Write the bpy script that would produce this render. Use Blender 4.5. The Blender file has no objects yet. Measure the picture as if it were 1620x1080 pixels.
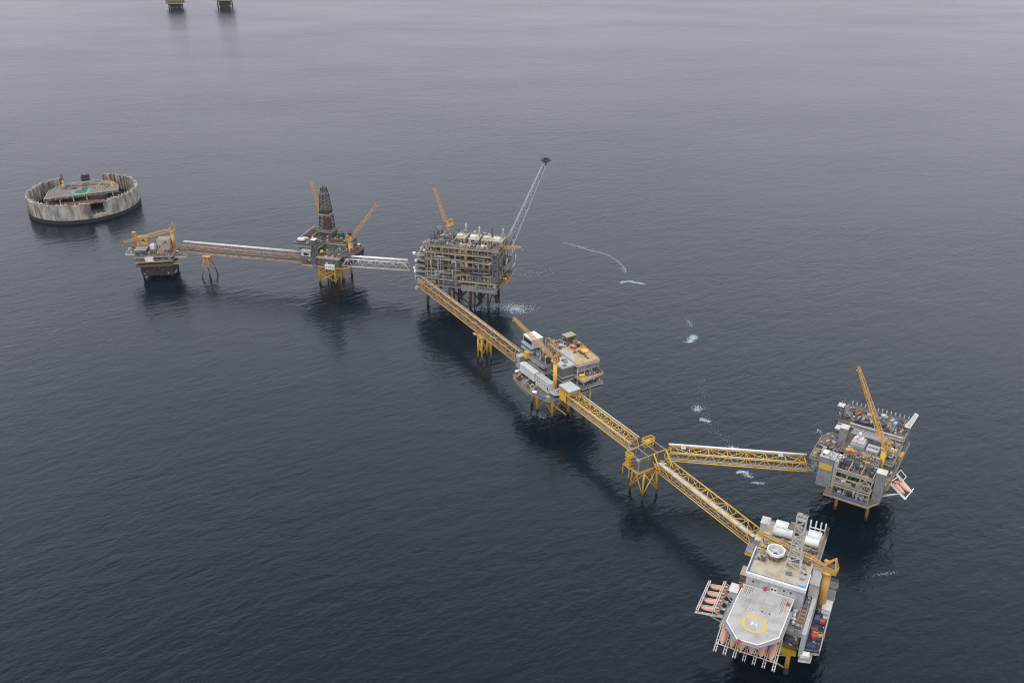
import bpy, math, random
from math import sin, cos, pi, radians
from mathutils import Vector, Matrix

SC = bpy.context.scene
COL = SC.collection

# ------------------------------------------------------------------ camera
cam_data = bpy.data.cameras.new("camera")
cam = bpy.data.objects.new("camera", cam_data)
COL.objects.link(cam)
cam.location = (0, 0, 414)
cam.rotation_euler = (radians(90 - 27.5), 0, 0)
cam_data.sensor_width = 36
cam_data.lens = 1470 / 1620 * 36
cam_data.clip_start = 1
cam_data.clip_end = 60000
SC.camera = cam

# ------------------------------------------------------------------ sky
SUN_EL, SUN_AZ = 72, 215          # high sun behind a closed cloud layer, from behind the viewer
world = bpy.data.worlds.new("World")
SC.world = world
world.use_nodes = True
wn, wl = world.node_tree.nodes, world.node_tree.links
bg = wn["Background"]
sky = wn.new("ShaderNodeTexSky")
sky.sky_type = 'NISHITA'
sky.sun_disc = False
sky.sun_elevation = radians(SUN_EL)
sky.sun_rotation = radians(SUN_AZ)
sky.altitude = 0
sky.air_density = 1.0
sky.dust_density = 1.0
sky.ozone_density = 1.0
hs = wn.new("ShaderNodeHueSaturation")          # what comes through the cloud has lost its blue
hs.inputs["Saturation"].default_value = 0.15
wl.new(sky.outputs[0], hs.inputs["Color"])
wtc = wn.new("ShaderNodeTexCoord")
wmp = wn.new("ShaderNodeMapping")
wmp.inputs["Scale"].default_value = (1.2, 1.2, 2.4)
wmp.inputs["Location"].default_value = (4.3, 1.1, 2.0)
cn = wn.new("ShaderNodeTexNoise")               # the closed cloud layer, a little uneven
cn.inputs["Scale"].default_value = 2.2
cn.inputs["Detail"].default_value = 4
wl.new(wtc.outputs["Generated"], wmp.inputs["Vector"])
wl.new(wmp.outputs[0], cn.inputs["Vector"])
cr = wn.new("ShaderNodeMapRange")
cr.inputs[1].default_value = 0.3
cr.inputs[2].default_value = 0.7
cr.inputs[3].default_value = 11.6
cr.inputs[4].default_value = 14.2
wl.new(cn.outputs[0], cr.inputs[0])
sep = wn.new("ShaderNodeSeparateXYZ")
wl.new(wtc.outputs["Generated"], sep.inputs[0])
gr = wn.new("ShaderNodeValToRGB")               # cloud brightness from the horizon up: brightest low down, heavier overhead
ge = gr.color_ramp.elements
ge[0].position = 0.0; ge[0].color = (0.58, 0.56, 0.63, 1)
ge[1].position = 1.0; ge[1].color = (0.44, 0.48, 0.54, 1)
for p_, c_ in ((0.12, (0.67, 0.66, 0.735)), (0.30, (0.95, 0.975, 1.12)), (0.55, (1.04, 1.15, 1.34)), (0.75, (0.56, 0.64, 0.74))):
    e_ = ge.new(p_); e_.color = (*c_, 1)
wl.new(sep.outputs["Z"], gr.inputs[0])
cc = wn.new("ShaderNodeMix")
cc.data_type = 'RGBA'
cc.blend_type = 'MULTIPLY'
cc.inputs[0].default_value = 1
wl.new(gr.outputs[0], cc.inputs[7])
wl.new(cr.outputs[0], cc.inputs[6])
veil = wn.new("ShaderNodeMix")
veil.data_type = 'RGBA'
veil.inputs[0].default_value = 0.88
wl.new(hs.outputs[0], veil.inputs[6])
wl.new(cc.outputs[2], veil.inputs[7])
wl.new(veil.outputs[2], bg.inputs["Color"])
bg.inputs["Strength"].default_value = 0.11

sun_data = bpy.data.lights.new("sun", 'SUN')
sun_data.energy = 1.5
sun_data.angle = radians(25)
sun_data.color = (1.0, 0.94, 0.86)
sun = bpy.data.objects.new("sun", sun_data)
COL.objects.link(sun)
sun.location = (0, 0, 600)
_d = Vector((sin(radians(SUN_AZ)) * cos(radians(SUN_EL)), cos(radians(SUN_AZ)) * cos(radians(SUN_EL)), sin(radians(SUN_EL))))
sun.rotation_euler = _d.to_track_quat('Z', 'Y').to_euler()

SC.view_settings.view_transform = 'Standard'
SC.view_settings.look = 'None'
SC.view_settings.exposure = 0.0
SC.view_settings.gamma = 1.0
SC.cycles.use_denoising = True
SC.cycles.filter_width = 1.05
SC.cycles.max_bounces = 6
SC.cycles.volume_bounces = 1
SC.cycles.sample_clamp_indirect = 4


# ------------------------------------------------------------------ materials
def mat(name, col, rough=0.6, dirt=(0.16, 0.10, 0.06), amount=0.35, scale=0.25, streak=0.5, metal=0.0, vary=0.12):
    m = bpy.data.materials.new(name)
    m.use_nodes = True
    n, l = m.node_tree.nodes, m.node_tree.links
    b = n["Principled BSDF"]
    b.inputs["Roughness"].default_value = rough
    b.inputs["Metallic"].default_value = metal
    tc = n.new("ShaderNodeTexCoord")
    nz = n.new("ShaderNodeTexNoise")
    nz.inputs["Scale"].default_value = scale
    nz.inputs["Detail"].default_value = 6
    nz.inputs["Roughness"].default_value = 0.65
    l.new(tc.outputs["Object"], nz.inputs["Vector"])
    mp = n.new("ShaderNodeMapping")
    mp.inputs["Scale"].default_value = (1, 1, 0.12)
    l.new(tc.outputs["Object"], mp.inputs["Vector"])
    n2 = n.new("ShaderNodeTexNoise")
    n2.inputs["Scale"].default_value = scale * 4
    n2.inputs["Detail"].default_value = 4
    l.new(mp.outputs[0], n2.inputs["Vector"])
    mx = n.new("ShaderNodeMix")
    mx.data_type = 'FLOAT'
    mx.inputs[0].default_value = streak
    l.new(nz.outputs[0], mx.inputs[2])
    l.new(n2.outputs[0], mx.inputs[3])
    rp = n.new("ShaderNodeMapRange")
    rp.inputs[1].default_value = 0.45
    rp.inputs[2].default_value = 0.70
    rp.inputs[3].default_value = 0.0
    rp.inputs[4].default_value = amount
    l.new(mx.outputs[0], rp.inputs[0])
    cm = n.new("ShaderNodeMix")
    cm.data_type = 'RGBA'
    cm.inputs[6].default_value = (*col, 1)
    cm.inputs[7].default_value = (*dirt, 1)
    l.new(rp.outputs[0], cm.inputs[0])
    oi = n.new("ShaderNodeObjectInfo")
    vr = n.new("ShaderNodeMapRange")
    vr.inputs[3].default_value = 1 - vary
    vr.inputs[4].default_value = 1 + vary
    l.new(oi.outputs["Random"], vr.inputs[0])
    hv = n.new("ShaderNodeHueSaturation")
    l.new(vr.outputs[0], hv.inputs["Value"])
    l.new(cm.outputs[2], hv.inputs["Color"])
    l.new(hv.outputs[0], b.inputs["Base Color"])
    return m


M = {
    'yellow': mat('yellow_paint', (0.84, 0.50, 0.05), 0.5, (0.45, 0.20, 0.06), 0.55, 0.22),
    'oldyellow': mat('faded_yellow_paint', (0.64, 0.37, 0.10), 0.6, (0.33, 0.15, 0.07), 0.7, 0.25),
    'salmon': mat('faded_pink_primer', (0.46, 0.30, 0.19), 0.65, (0.26, 0.13, 0.08), 0.7, 0.22),
    'orange': mat('lifeboat_orange', (0.70, 0.31, 0.20), 0.5, (0.50, 0.36, 0.29), 0.65, 0.6),
    'red': mat('red_paint', (0.50, 0.07, 0.05), 0.5, (0.2, 0.06, 0.05), 0.5, 0.4),
    'blue': mat('blue_paint', (0.07, 0.12, 0.30), 0.5, (0.08, 0.08, 0.1), 0.5, 0.4),
    'navy': mat('navy_paint', (0.035, 0.045, 0.10), 0.5, (0.06, 0.05, 0.05), 0.5, 0.4),
    'lightblue': mat('pale_blue_tarp', (0.28, 0.45, 0.70), 0.6, (0.2, 0.25, 0.35), 0.4, 0.4),
    'white': mat('white_paint', (0.78, 0.765, 0.735), 0.45, (0.40, 0.31, 0.24), 0.5, 0.2),
    'offwhite': mat('weathered_white_paint', (0.61, 0.585, 0.55), 0.55, (0.30, 0.21, 0.14), 0.7, 0.25),
    'lgrey': mat('light_grey_paint', (0.45, 0.45, 0.445), 0.55, (0.22, 0.17, 0.13), 0.65, 0.2),
    'grey': mat('grey_paint', (0.27, 0.27, 0.275), 0.55, (0.12, 0.09, 0.07), 0.65, 0.2),
    'dgrey': mat('dark_grey_cladding', (0.15, 0.15, 0.155), 0.6, (0.09, 0.08, 0.075), 0.5, 0.2),
    'olive': mat('dull_green_grey_cladding', (0.15, 0.155, 0.135), 0.65, (0.10, 0.08, 0.06), 0.55, 0.2),
    'dark': mat('dark_steel', (0.05, 0.048, 0.046), 0.6, (0.07, 0.045, 0.03), 0.6, 0.3),
    'black': mat('tidal_zone_growth', (0.020, 0.020, 0.022), 0.7, (0.04, 0.04, 0.03), 0.5, 0.6),
    'rust': mat('rusty_steel', (0.20, 0.095, 0.055), 0.8, (0.10, 0.05, 0.03), 0.7, 0.3),
    'tan': mat('tan_deck_coating', (0.49, 0.42, 0.31), 0.7, (0.25, 0.18, 0.11), 0.8, 0.16, 0.0),
    'beige': mat('beige_paint', (0.43, 0.36, 0.26), 0.65, (0.20, 0.12, 0.07), 0.75, 0.25),
    'brown': mat('brown_stained_steel', (0.17, 0.125, 0.085), 0.7, (0.075, 0.045, 0.03), 0.7, 0.25),
    'grating': mat('steel_grating', (0.16, 0.15, 0.14), 0.7, (0.10, 0.075, 0.06), 0.5, 0.3, 0.0),
    'wood': mat('pipe_deck_timber', (0.50, 0.36, 0.21), 0.75, (0.24, 0.14, 0.08), 0.8, 0.3, 0.0),
    'deckgrey': mat('helideck_grey', (0.45, 0.42, 0.395), 0.75, (0.26, 0.225, 0.195), 0.75, 0.10, 0.0, vary=0.0),
    'glass': mat('window_glass', (0.02, 0.025, 0.03), 0.12, (0.03, 0.03, 0.03), 0.2, 0.5),
    'galv': mat('galvanised_steel', (0.40, 0.40, 0.42), 0.45, (0.25, 0.22, 0.2), 0.5, 0.3, metal=0.35),
    'green': mat('green_marking_paint', (0.09, 0.36, 0.20), 0.7, (0.10, 0.2, 0.12), 0.6, 0.15, 0.0),
    'darkgreen': mat('dark_green_tarp', (0.03, 0.10, 0.08), 0.7, (0.03, 0.06, 0.05), 0.5, 0.3),
    'stain': mat('stained_barrier_deck', (0.20, 0.17, 0.145), 0.8, (0.075, 0.055, 0.045), 0.95, 0.07, 0.0),
    'marking': mat('white_marking_paint', (0.72, 0.72, 0.70), 0.7, (0.5, 0.48, 0.45), 0.4, 0.4, 0.0, vary=0.0),
    'ymark': mat('yellow_marking_paint', (0.68, 0.45, 0.05), 0.7, (0.5, 0.36, 0.12), 0.5, 0.4, 0.0, vary=0.0),
}


# ------------------------------------------------------------------ mesh builder
class MB:
    def __init__(s):
        s.v, s.f, s.mi, s.sm = [], [], [], []
        s.m = 0

    def face(s, idx, smooth=False):
        s.f.append(idx); s.mi.append(s.m); s.sm.append(smooth)

    def box(s, x0, x1, y0, y1, z0, z1):
        b = len(s.v)
        s.v += [(x0, y0, z0), (x1, y0, z0), (x1, y1, z0), (x0, y1, z0), (x0, y0, z1), (x1, y0, z1), (x1, y1, z1), (x0, y1, z1)]
        for q in ((0, 3, 2, 1), (4, 5, 6, 7), (0, 1, 5, 4), (1, 2, 6, 5), (2, 3, 7, 6), (3, 0, 4, 7)):
            s.face([b + i for i in q])
        return s

    def cbox(s, x, y, z, sx, sy, sz, rz=0.0):
        """box centred in x, y with its base at z, turned about z"""
        b = len(s.v)
        c, d = cos(rz), sin(rz)
        for zz in (z, z + sz):
            for ax, ay in ((-1, -1), (1, -1), (1, 1), (-1, 1)):
                px, py = ax * sx / 2, ay * sy / 2
                s.v.append((x + px * c - py * d, y + px * d + py * c, zz))
        for q in ((0, 3, 2, 1), (4, 5, 6, 7), (0, 1, 5, 4), (1, 2, 6, 5), (2, 3, 7, 6), (3, 0, 4, 7)):
            s.face([b + i for i in q])
        return s

    def prism(s, poly, z0, z1):
        b, n = len(s.v), len(poly)
        s.v += [(x, y, z0) for x, y in poly] + [(x, y, z1) for x, y in poly]
        s.face([b + i for i in reversed(range(n))]); s.face([b + n + i for i in range(n)])
        for i in range(n):
            j = (i + 1) % n
            s.face([b + i, b + j, b + n + j, b + n + i])
        return s

    def ringpoly(s, po, pi_, z0, z1):
        """flat band between two polygons of equal length"""
        b, n = len(s.v), len(po)
        for P, z in ((po, z0), (po, z1), (pi_, z0), (pi_, z1)):
            s.v += [(x, y, z) for x, y in P]
        for i in range(n):
            j = (i + 1) % n
            s.face([b + i, b + j, b + n + j, b + n + i])
            s.face([b + 2 * n + j, b + 2 * n + i, b + 3 * n + i, b + 3 * n + j])
            s.face([b + n + i, b + n + j, b + 3 * n + j, b + 3 * n + i])
            s.face([b + j, b + i, b + 2 * n + i, b + 2 * n + j])
        return s

    @staticmethod
    def basis(d):
        d = d.normalized()
        a = Vector((0, 0, 1)) if abs(d.z) < 0.95 else Vector((1, 0, 0))
        u = d.cross(a).normalized()
        return u, d.cross(u).normalized()

    def tube(s, p, q, r, r2=None, n=8):
        p, q = Vector(p), Vector(q)
        if (q - p).length < 1e-6:
            return s
        r2 = r if r2 is None else r2
        u, w = s.basis(q - p)
        b = len(s.v)
        for c, rr in ((p, r), (q, r2)):
            for i in range(n):
                a = 2 * pi * i / n
                s.v.append(tuple(c + u * (cos(a) * rr) + w * (sin(a) * rr)))
        for i in range(n):
            j = (i + 1) % n
            s.face([b + i, b + j, b + n + j, b + n + i], n > 4)
        s.face([b + i for i in reversed(range(n))]); s.face([b + n + i for i in range(n)])
        return s

    def beam(s, p, q, w, h=None):
        """rectangular bar; h is its depth measured upward"""
        p, q = Vector(p), Vector(q)
        h = w if h is None else h
        d = (q - p)
        if d.length < 1e-6:
            return s
        u, wv = s.basis(d)
        b = len(s.v)
        for c in (p, q):
            for ax, ay in ((-1, -1), (1, -1), (1, 1), (-1, 1)):
                s.v.append(tuple(c + u * (ax * w / 2) + wv * (ay * h / 2)))
        for qd in ((0, 3, 2, 1), (4, 5, 6, 7), (0, 1, 5, 4), (1, 2, 6, 5), (2, 3, 7, 6), (3, 0, 4, 7)):
            s.face([b + i for i in qd])
        return s

    def path(s, pts, r, n=6):
        for a, c in zip(pts, pts[1:]):
            s.tube(a, c, r, n=n)
        for c in pts[1:-1]:
            s.ball(c, r * 1.12, 6, 4)
        return s

    def lathe(s, prof, x, y, z, n=14, axis='z', rz=0.0):
        """prof: (radius, height) pairs turned about an axis through x, y, z"""
        b = len(s.v)
        c, d = cos(rz), sin(rz)
        for r, h in prof:
            for i in range(n):
                a = 2 * pi * i / n
                if axis == 'z':
                    s.v.append((x + r * cos(a), y + r * sin(a), z + h))
                else:
                    px, py, pz = h, r * cos(a), r * sin(a)
                    s.v.append((x + px * c - py * d, y + px * d + py * c, z + pz))
        for k in range(len(prof) - 1):
            for i in range(n):
                j = (i + 1) % n
                s.face([b + k * n + i, b + k * n + j, b + (k + 1) * n + j, b + (k + 1) * n + i], True)
        s.face([b + i for i in reversed(range(n))])
        e = b + (len(prof) - 1) * n
        s.face([e + i for i in range(n)])
        return s

    def ball(s, c, r, n=10, m=6, sz=1.0):
        return s.lathe([(r * max(0.02, sin(pi * k / m)), -r * sz * cos(pi * k / m)) for k in range(m + 1)], c[0], c[1], c[2], n)

    def capsule(s, x, y, z, L, r, rz=0.0, n=14, upright=False):
        h = L / 2
        e = r * 0.45
        prof = [(r * 0.05, -h - e), (r * 0.6, -h - e * 0.75), (r * 0.92, -h - e * 0.3), (r, -h), (r, h), (r * 0.92, h + e * 0.3), (r * 0.6, h + e * 0.75), (r * 0.05, h + e)]
        return s.lathe(prof, x, y, z, n, 'z' if upright else 'x', rz)

    def lattice(s, p, q, w0, w1, n, r, rd=None, up=(0, 0, 1), x=False):
        """four-chord lattice from p to q, square section w0 -> w1"""
        p, q = Vector(p), Vector(q)
        rd = rd or r * 0.6
        d = (q - p).normalized()
        u = d.cross(Vector(up))
        u = u.normalized() if u.length > 1e-4 else Vector((1, 0, 0))
        w = d.cross(u).normalized()
        rings = []
        for i in range(n + 1):
            t = i / n
            h = (w0 + (w1 - w0) * t) / 2
            c = p + (q - p) * t
            rings.append([c + u * (a * h) + w * (e * h) for a, e in ((-1, -1), (1, -1), (1, 1), (-1, 1))])
        for k in range(4):
            s.beam(rings[0][k], rings[-1][k], 2 * r)
        for i in range(n):
            for k in range(4):
                j = (k + 1) % 4
                if (i + k) % 2 or x:
                    s.beam(rings[i][k], rings[i + 1][j], 2 * rd)
                if not (i + k) % 2 or x:
                    s.beam(rings[i][j], rings[i + 1][k], 2 * rd)
                s.beam(rings[i + 1][k], rings[i + 1][j], 2 * rd)
        return s

    def rail(s, pts, h=1.15, step=3.0, t=0.09, closed=True):
        P = [Vector(p) for p in pts]
        seg = list(zip(P, P[1:] + P[:1])) if closed else list(zip(P, P[1:]))
        for a, b in seg:
            L = (b - a).length
            k = max(1, int(round(L / step)))
            for i in range(k + 1):
                c = a + (b - a) * (i / k)
                s.beam(c, c + Vector((0, 0, h)), t)
            for hh in (h, h * 0.52):
                s.beam(a + Vector((0, 0, hh)), b + Vector((0, 0, hh)), t)
        return s

    def build(s, name, mats, parent=None):
        me = bpy.data.meshes.new(name)
        me.from_pydata(s.v, [], s.f)
        if not isinstance(mats, (list, tuple)):
            mats = [mats]
        for m in mats:
            me.materials.append(M[m] if isinstance(m, str) else m)
        me.polygons.foreach_set("material_index", s.mi)
        me.polygons.foreach_set("use_smooth", s.sm)
        me.update()
        o = bpy.data.objects.new(name, me)
        COL.objects.link(o)
        if parent is not None:
            o.parent = parent
        return o


def tag(o, label=None, cat=None, group=None, kind=None):
    if label: o["label"] = label
    if cat: o["category"] = cat
    if group: o["group"] = group
    if kind: o["kind"] = kind
    return o


def thing(name, label, cat, loc=(0, 0, 0), rz=0.0, group=None):
    o = bpy.data.objects.new(name, None)
    o.empty_display_size = 2
    COL.objects.link(o)
    o.location = loc
    o.rotation_euler = (0, 0, rz)
    return tag(o, label, cat, group)


def copy_tree(o, parent=None):
    c = o.copy()
    COL.objects.link(c)
    if parent is not None:
        c.parent = parent
    for ch in list(o.children):
        copy_tree(ch, c)
    return c


class Frame:
    """the local axes of a platform, to place the things that stand on it"""
    def __init__(s, x, y, deg):
        s.x, s.y, s.a = x, y, radians(deg)

    def __call__(s, x, y, z=0.0):
        return (s.x + x * cos(s.a) - y * sin(s.a), s.y + x * sin(s.a) + y * cos(s.a), z)


# ------------------------------------------------------------------ the sea and the air
def make_water():
    m = bpy.data.materials.new("sea_water")
    m.use_nodes = True
    n, l = m.node_tree.nodes, m.node_tree.links
    b = n["Principled BSDF"]
    b.inputs["Base Color"].default_value = (0.0010, 0.0068, 0.0122, 1)
    b.inputs["Roughness"].default_value = 0.12
    b.inputs["IOR"].default_value = 1.333
    tc = n.new("ShaderNodeTexCoord")
    prev = None
    # (wavelength m, stretch along the crest, crest angle, wave height m)
    for lam, st, ang, amp in ((30, 2.0, 12, 0.30), (11, 2.2, 28, 0.27), (5.2, 1.9, 40, 0.20), (2.3, 1.5, 18, 0.10)):
        mp = n.new("ShaderNodeMapping")
        mp.vector_type = 'TEXTURE'
        mp.inputs["Rotation"].default_value = (0, 0, radians(ang))
        mp.inputs["Scale"].default_value = (lam * st, lam, 1)
        nz = n.new("ShaderNodeTexNoise")
        nz.inputs["Scale"].default_value = 1.0
        nz.inputs["Detail"].default_value = 2.0
        nz.inputs["Roughness"].default_value = 0.5
        nz.inputs["Distortion"].default_value = 0.3
        l.new(tc.outputs["Object"], mp.inputs["Vector"])
        l.new(mp.outputs[0], nz.inputs["Vector"])
        mu = n.new("ShaderNodeMath")
        mu.operation = 'MULTIPLY_ADD'
        mu.inputs[1].default_value = amp * 2
        l.new(nz.outputs[0], mu.inputs[0])
        if prev is not None:
            l.new(prev.outputs[0], mu.inputs[2])
        else:
            mu.inputs[2].default_value = 0
        prev = mu
    bp = n.new("ShaderNodeBump")
    bp.inputs["Strength"].default_value = 1.0
    bp.inputs["Distance"].default_value = 1.0
    l.new(prev.outputs[0], bp.inputs["Height"])
    l.new(bp.outputs[0], b.inputs["Normal"])
    # wind patches: slow changes of roughness over hundreds of metres
    mp = n.new("ShaderNodeMapping")
    mp.inputs["Scale"].default_value = (0.0022, 0.005, 1)
    mp.inputs["Rotation"].default_value = (0, 0, radians(-18))
    nz = n.new("ShaderNodeTexNoise")
    nz.inputs["Scale"].default_value = 1
    nz.inputs["Detail"].default_value = 5
    l.new(tc.outputs["Object"], mp.inputs["Vector"])
    l.new(mp.outputs[0], nz.inputs["Vector"])
    rr = n.new("ShaderNodeMapRange")
    rr.inputs[1].default_value = 0.3; rr.inputs[2].default_value = 0.7
    rr.inputs[3].default_value = 0.14; rr.inputs[4].default_value = 0.22
    l.new(nz.outputs[0], rr.inputs[0])
    l.new(rr.outputs[0], b.inputs["Roughness"])
    sr = n.new("ShaderNodeMapRange")
    sr.inputs[1].default_value = 0.3; sr.inputs[2].default_value = 0.7
    sr.inputs[3].default_value = 0.55; sr.inputs[4].default_value = 1.25
    l.new(nz.outputs[0], sr.inputs[0])
    l.new(sr.outputs[0], bp.inputs["Strength"])
    return m


mb = MB()
b0 = len(mb.v)
mb.v += [(-14000, -6000, 0), (14000, -6000, 0), (14000, 24000, 0), (-14000, 24000, 0)]
mb.face([0, 1, 2, 3])
tag(mb.build("sea", make_water()), "dark grey rippled open sea under a closed cloud layer", "sea", kind="structure")

hm = bpy.data.materials.new("pale_sea_haze")
hm.use_nodes = True
hn = hm.node_tree.nodes
hn.remove(hn["Principled BSDF"])
pv = hn.new("ShaderNodeVolumePrincipled")
pv.inputs["Color"].default_value = (0.90, 0.90, 0.96, 1)
pv.inputs["Density"].default_value = 1.2e-5
hm.node_tree.links.new(pv.outputs[0], hn["Material Output"].inputs["Volume"])
mb = MB().box(-14100, 14100, -6100, 24100, -1, 430)
tag(mb.build("haze", hm), "thin pale haze over the whole sea", "haze", kind="stuff")


def foam(name, label, pts, n, spread, size, seed, z=0.012):
    """flecks of white water along a line"""
    R = random.Random(seed)
    m = MB()
    n, size = int(n * 2.6), size * 0.52
    for _ in range(n):
        t = R.random() * (len(pts) - 1)
        i = min(int(t), len(pts) - 2)
        a, b = pts[i], pts[i + 1]
        f = t - i
        x = a[0] + (b[0] - a[0]) * f + R.gauss(0, spread * 1.3) * R.uniform(0.4, 1.7)
        y = a[1] + (b[1] - a[1]) * f + R.gauss(0, spread)
        s = size * R.uniform(0.25, 1.3) ** 1.5
        k = R.randint(5, 8)
        ang = R.uniform(-0.3, 0.7)
        P = []
        for j in range(k):
            w = 2 * pi * j / k
            rr = s * R.uniform(0.45, 1.0)
            px, py = cos(w) * rr * 1.7, sin(w) * rr * 0.75
            P.append((x + px * cos(ang) - py * sin(ang), y + px * sin(ang) + py * cos(ang)))
        b = len(m.v)
        zz = z + R.random() * 0.02
        m.v += [(p[0], p[1], zz) for p in P]
        m.face([b + j for j in range(k)])
    tag(m.build(name, FOAM), label, "foam", kind="stuff")


FOAM = mat('sea_foam', (0.44, 0.49, 0.53), 0.8, (0.12, 0.15, 0.17), 0.9, 0.35, 0.0, vary=0)
foam("foam", "thin curved foam streak on the sea right of the flare platform", [(64, 1054), (80, 1042), (94, 1028), (110, 1018), (121, 1000), (127, 981), (128, 963)], 300, 0.9, 0.75, 1)
foam("foam", "short bright foam curl below the long streak", [(119, 934), (124, 938), (130, 939), (136, 935), (145, 932)], 150, 0.8, 1.2, 2)
foam("foam", "scattered foam flecks beside the flare platform", [(-14, 974), (8, 962), (21, 956), (41, 969)], 60, 5, 0.7, 3)
foam("foam", "upright bright foam splash in mid sea", [(178, 841), (178, 828)], 35, 1.2, 0.7, 4)
foam("foam", "upright bright foam splash in mid sea", [(178, 808), (175, 801), (170, 793)], 130, 1.3, 1.15, 5)
foam("foam", "pair of foam splashes left of the far bridge end", [(158, 676), (156, 668)], 80, 1.4, 0.8, 6)
foam("foam", "pair of foam splashes left of the far bridge end", [(157, 656), (163, 652)], 70, 1.2, 0.8, 7)
foam("foam", "faint foam thread running down between the splashes", [(172, 720), (166, 690), (160, 660), (168, 632), (178, 612), (180, 596)], 130, 1.8, 0.4, 8)
foam("foam", "bright foam splashes just beyond the yellow side bridge", [(172, 615), (178, 612)], 40, 1.0, 0.7, 9)
foam("foam", "bright foam patch in front of the yellow side bridge", [(172, 580), (177, 581), (180, 574)], 120, 1.2, 0.8, 10)
foam("foam", "bright foam patch in front of the yellow side bridge", [(180, 567), (188, 566)], 70, 0.8, 0.65, 11)
foam("foam", "white wash round the legs of the flare platform", [(-38, 872), (-26, 876), (-12, 876), (2, 872), (8, 868), (4, 864)], 700, 4.4, 0.95, 12)
foam("foam", "small white wash at the yellow legs of the middle platform", [(18, 668), (27, 658)], 110, 2.0, 0.5, 13)
foam("foam", "thin foam line right of the helideck platform", [(236, 466), (250, 469)], 50, 0.7, 0.4, 14)


# ------------------------------------------------------------------ building blocks
def leg(root, bx, by, tx, ty, zt, r, m, name='leg', wet=4.5):
    f = (wet + 6) / (zt + 6)
    mx_, my_ = bx + (tx - bx) * f, by + (ty - by) * f
    o = MB().tube((mx_, my_, wet), (tx, ty, zt), r, r, 12).build(name, m, root)
    MB().tube((bx, by, -6), (mx_, my_, wet), r * 1.12, r * 1.12, 12).build('splash_zone', 'black', o)
    return o


def jacket(root, legs, pairs, zt, r, m, zlev=(3, 13, 22), rb=0.45, batter=1.08, wet=4.5, bm=None):
    cx = sum(p[0] for p in legs) / len(legs)
    cy = sum(p[1] for p in legs) / len(legs)

    def at(i, z):
        x, y = legs[i]
        k = 1 + (batter - 1) * (zt - z) / zt
        return (cx + (x - cx) * k, cy + (y - cy) * k, z)
    for i, (x, y) in enumerate(legs):
        b = at(i, -6)
        leg(root, b[0], b[1], x, y, zt, r, m, wet=wet)
    for i, j in pairs:
        for a, c in zip(zlev, zlev[1:]):
            k = MB()
            k.tube(at(i, a), at(j, c), rb, n=6).tube(at(j, a), at(i, c), rb, n=6).tube(at(i, c), at(j, c), rb, n=6)
            k.build('brace', bm or m, root)


def rect(x0, x1, y0, y1):
    return [(x0, y0), (x1, y0), (x1, y1), (x0, y1)]


def deck(root, poly, z, m='grating', th=0.6, rail='galv', edge=None, girder=1.0, name='deck', sides=None):
    """a deck plate with its top at z, edge girders below it and a handrail"""
    o = MB().prism(poly, z - th, z).build(name, m, root)
    if girder:
        g = MB()
        n = len(poly)
        for i in range(n):
            a, b = poly[i], poly[(i + 1) % n]
            g.beam((a[0], a[1], z - th - girder / 2 - 0.02), (b[0], b[1], z - th - girder / 2 - 0.02), 0.5, girder)
        g.build('edge_girder', edge or 'grey', o)
    if rail:
        P = [(p[0], p[1], z) for p in poly]
        c = Vector((sum(p[0] for p in P) / len(P), sum(p[1] for p in P) / len(P), z))
        P = [tuple(Vector(p) + (c - Vector(p)).normalized() * 0.25) for p in P]
        MB().rail(P).build('handrail', rail, o)
    return o


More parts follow.
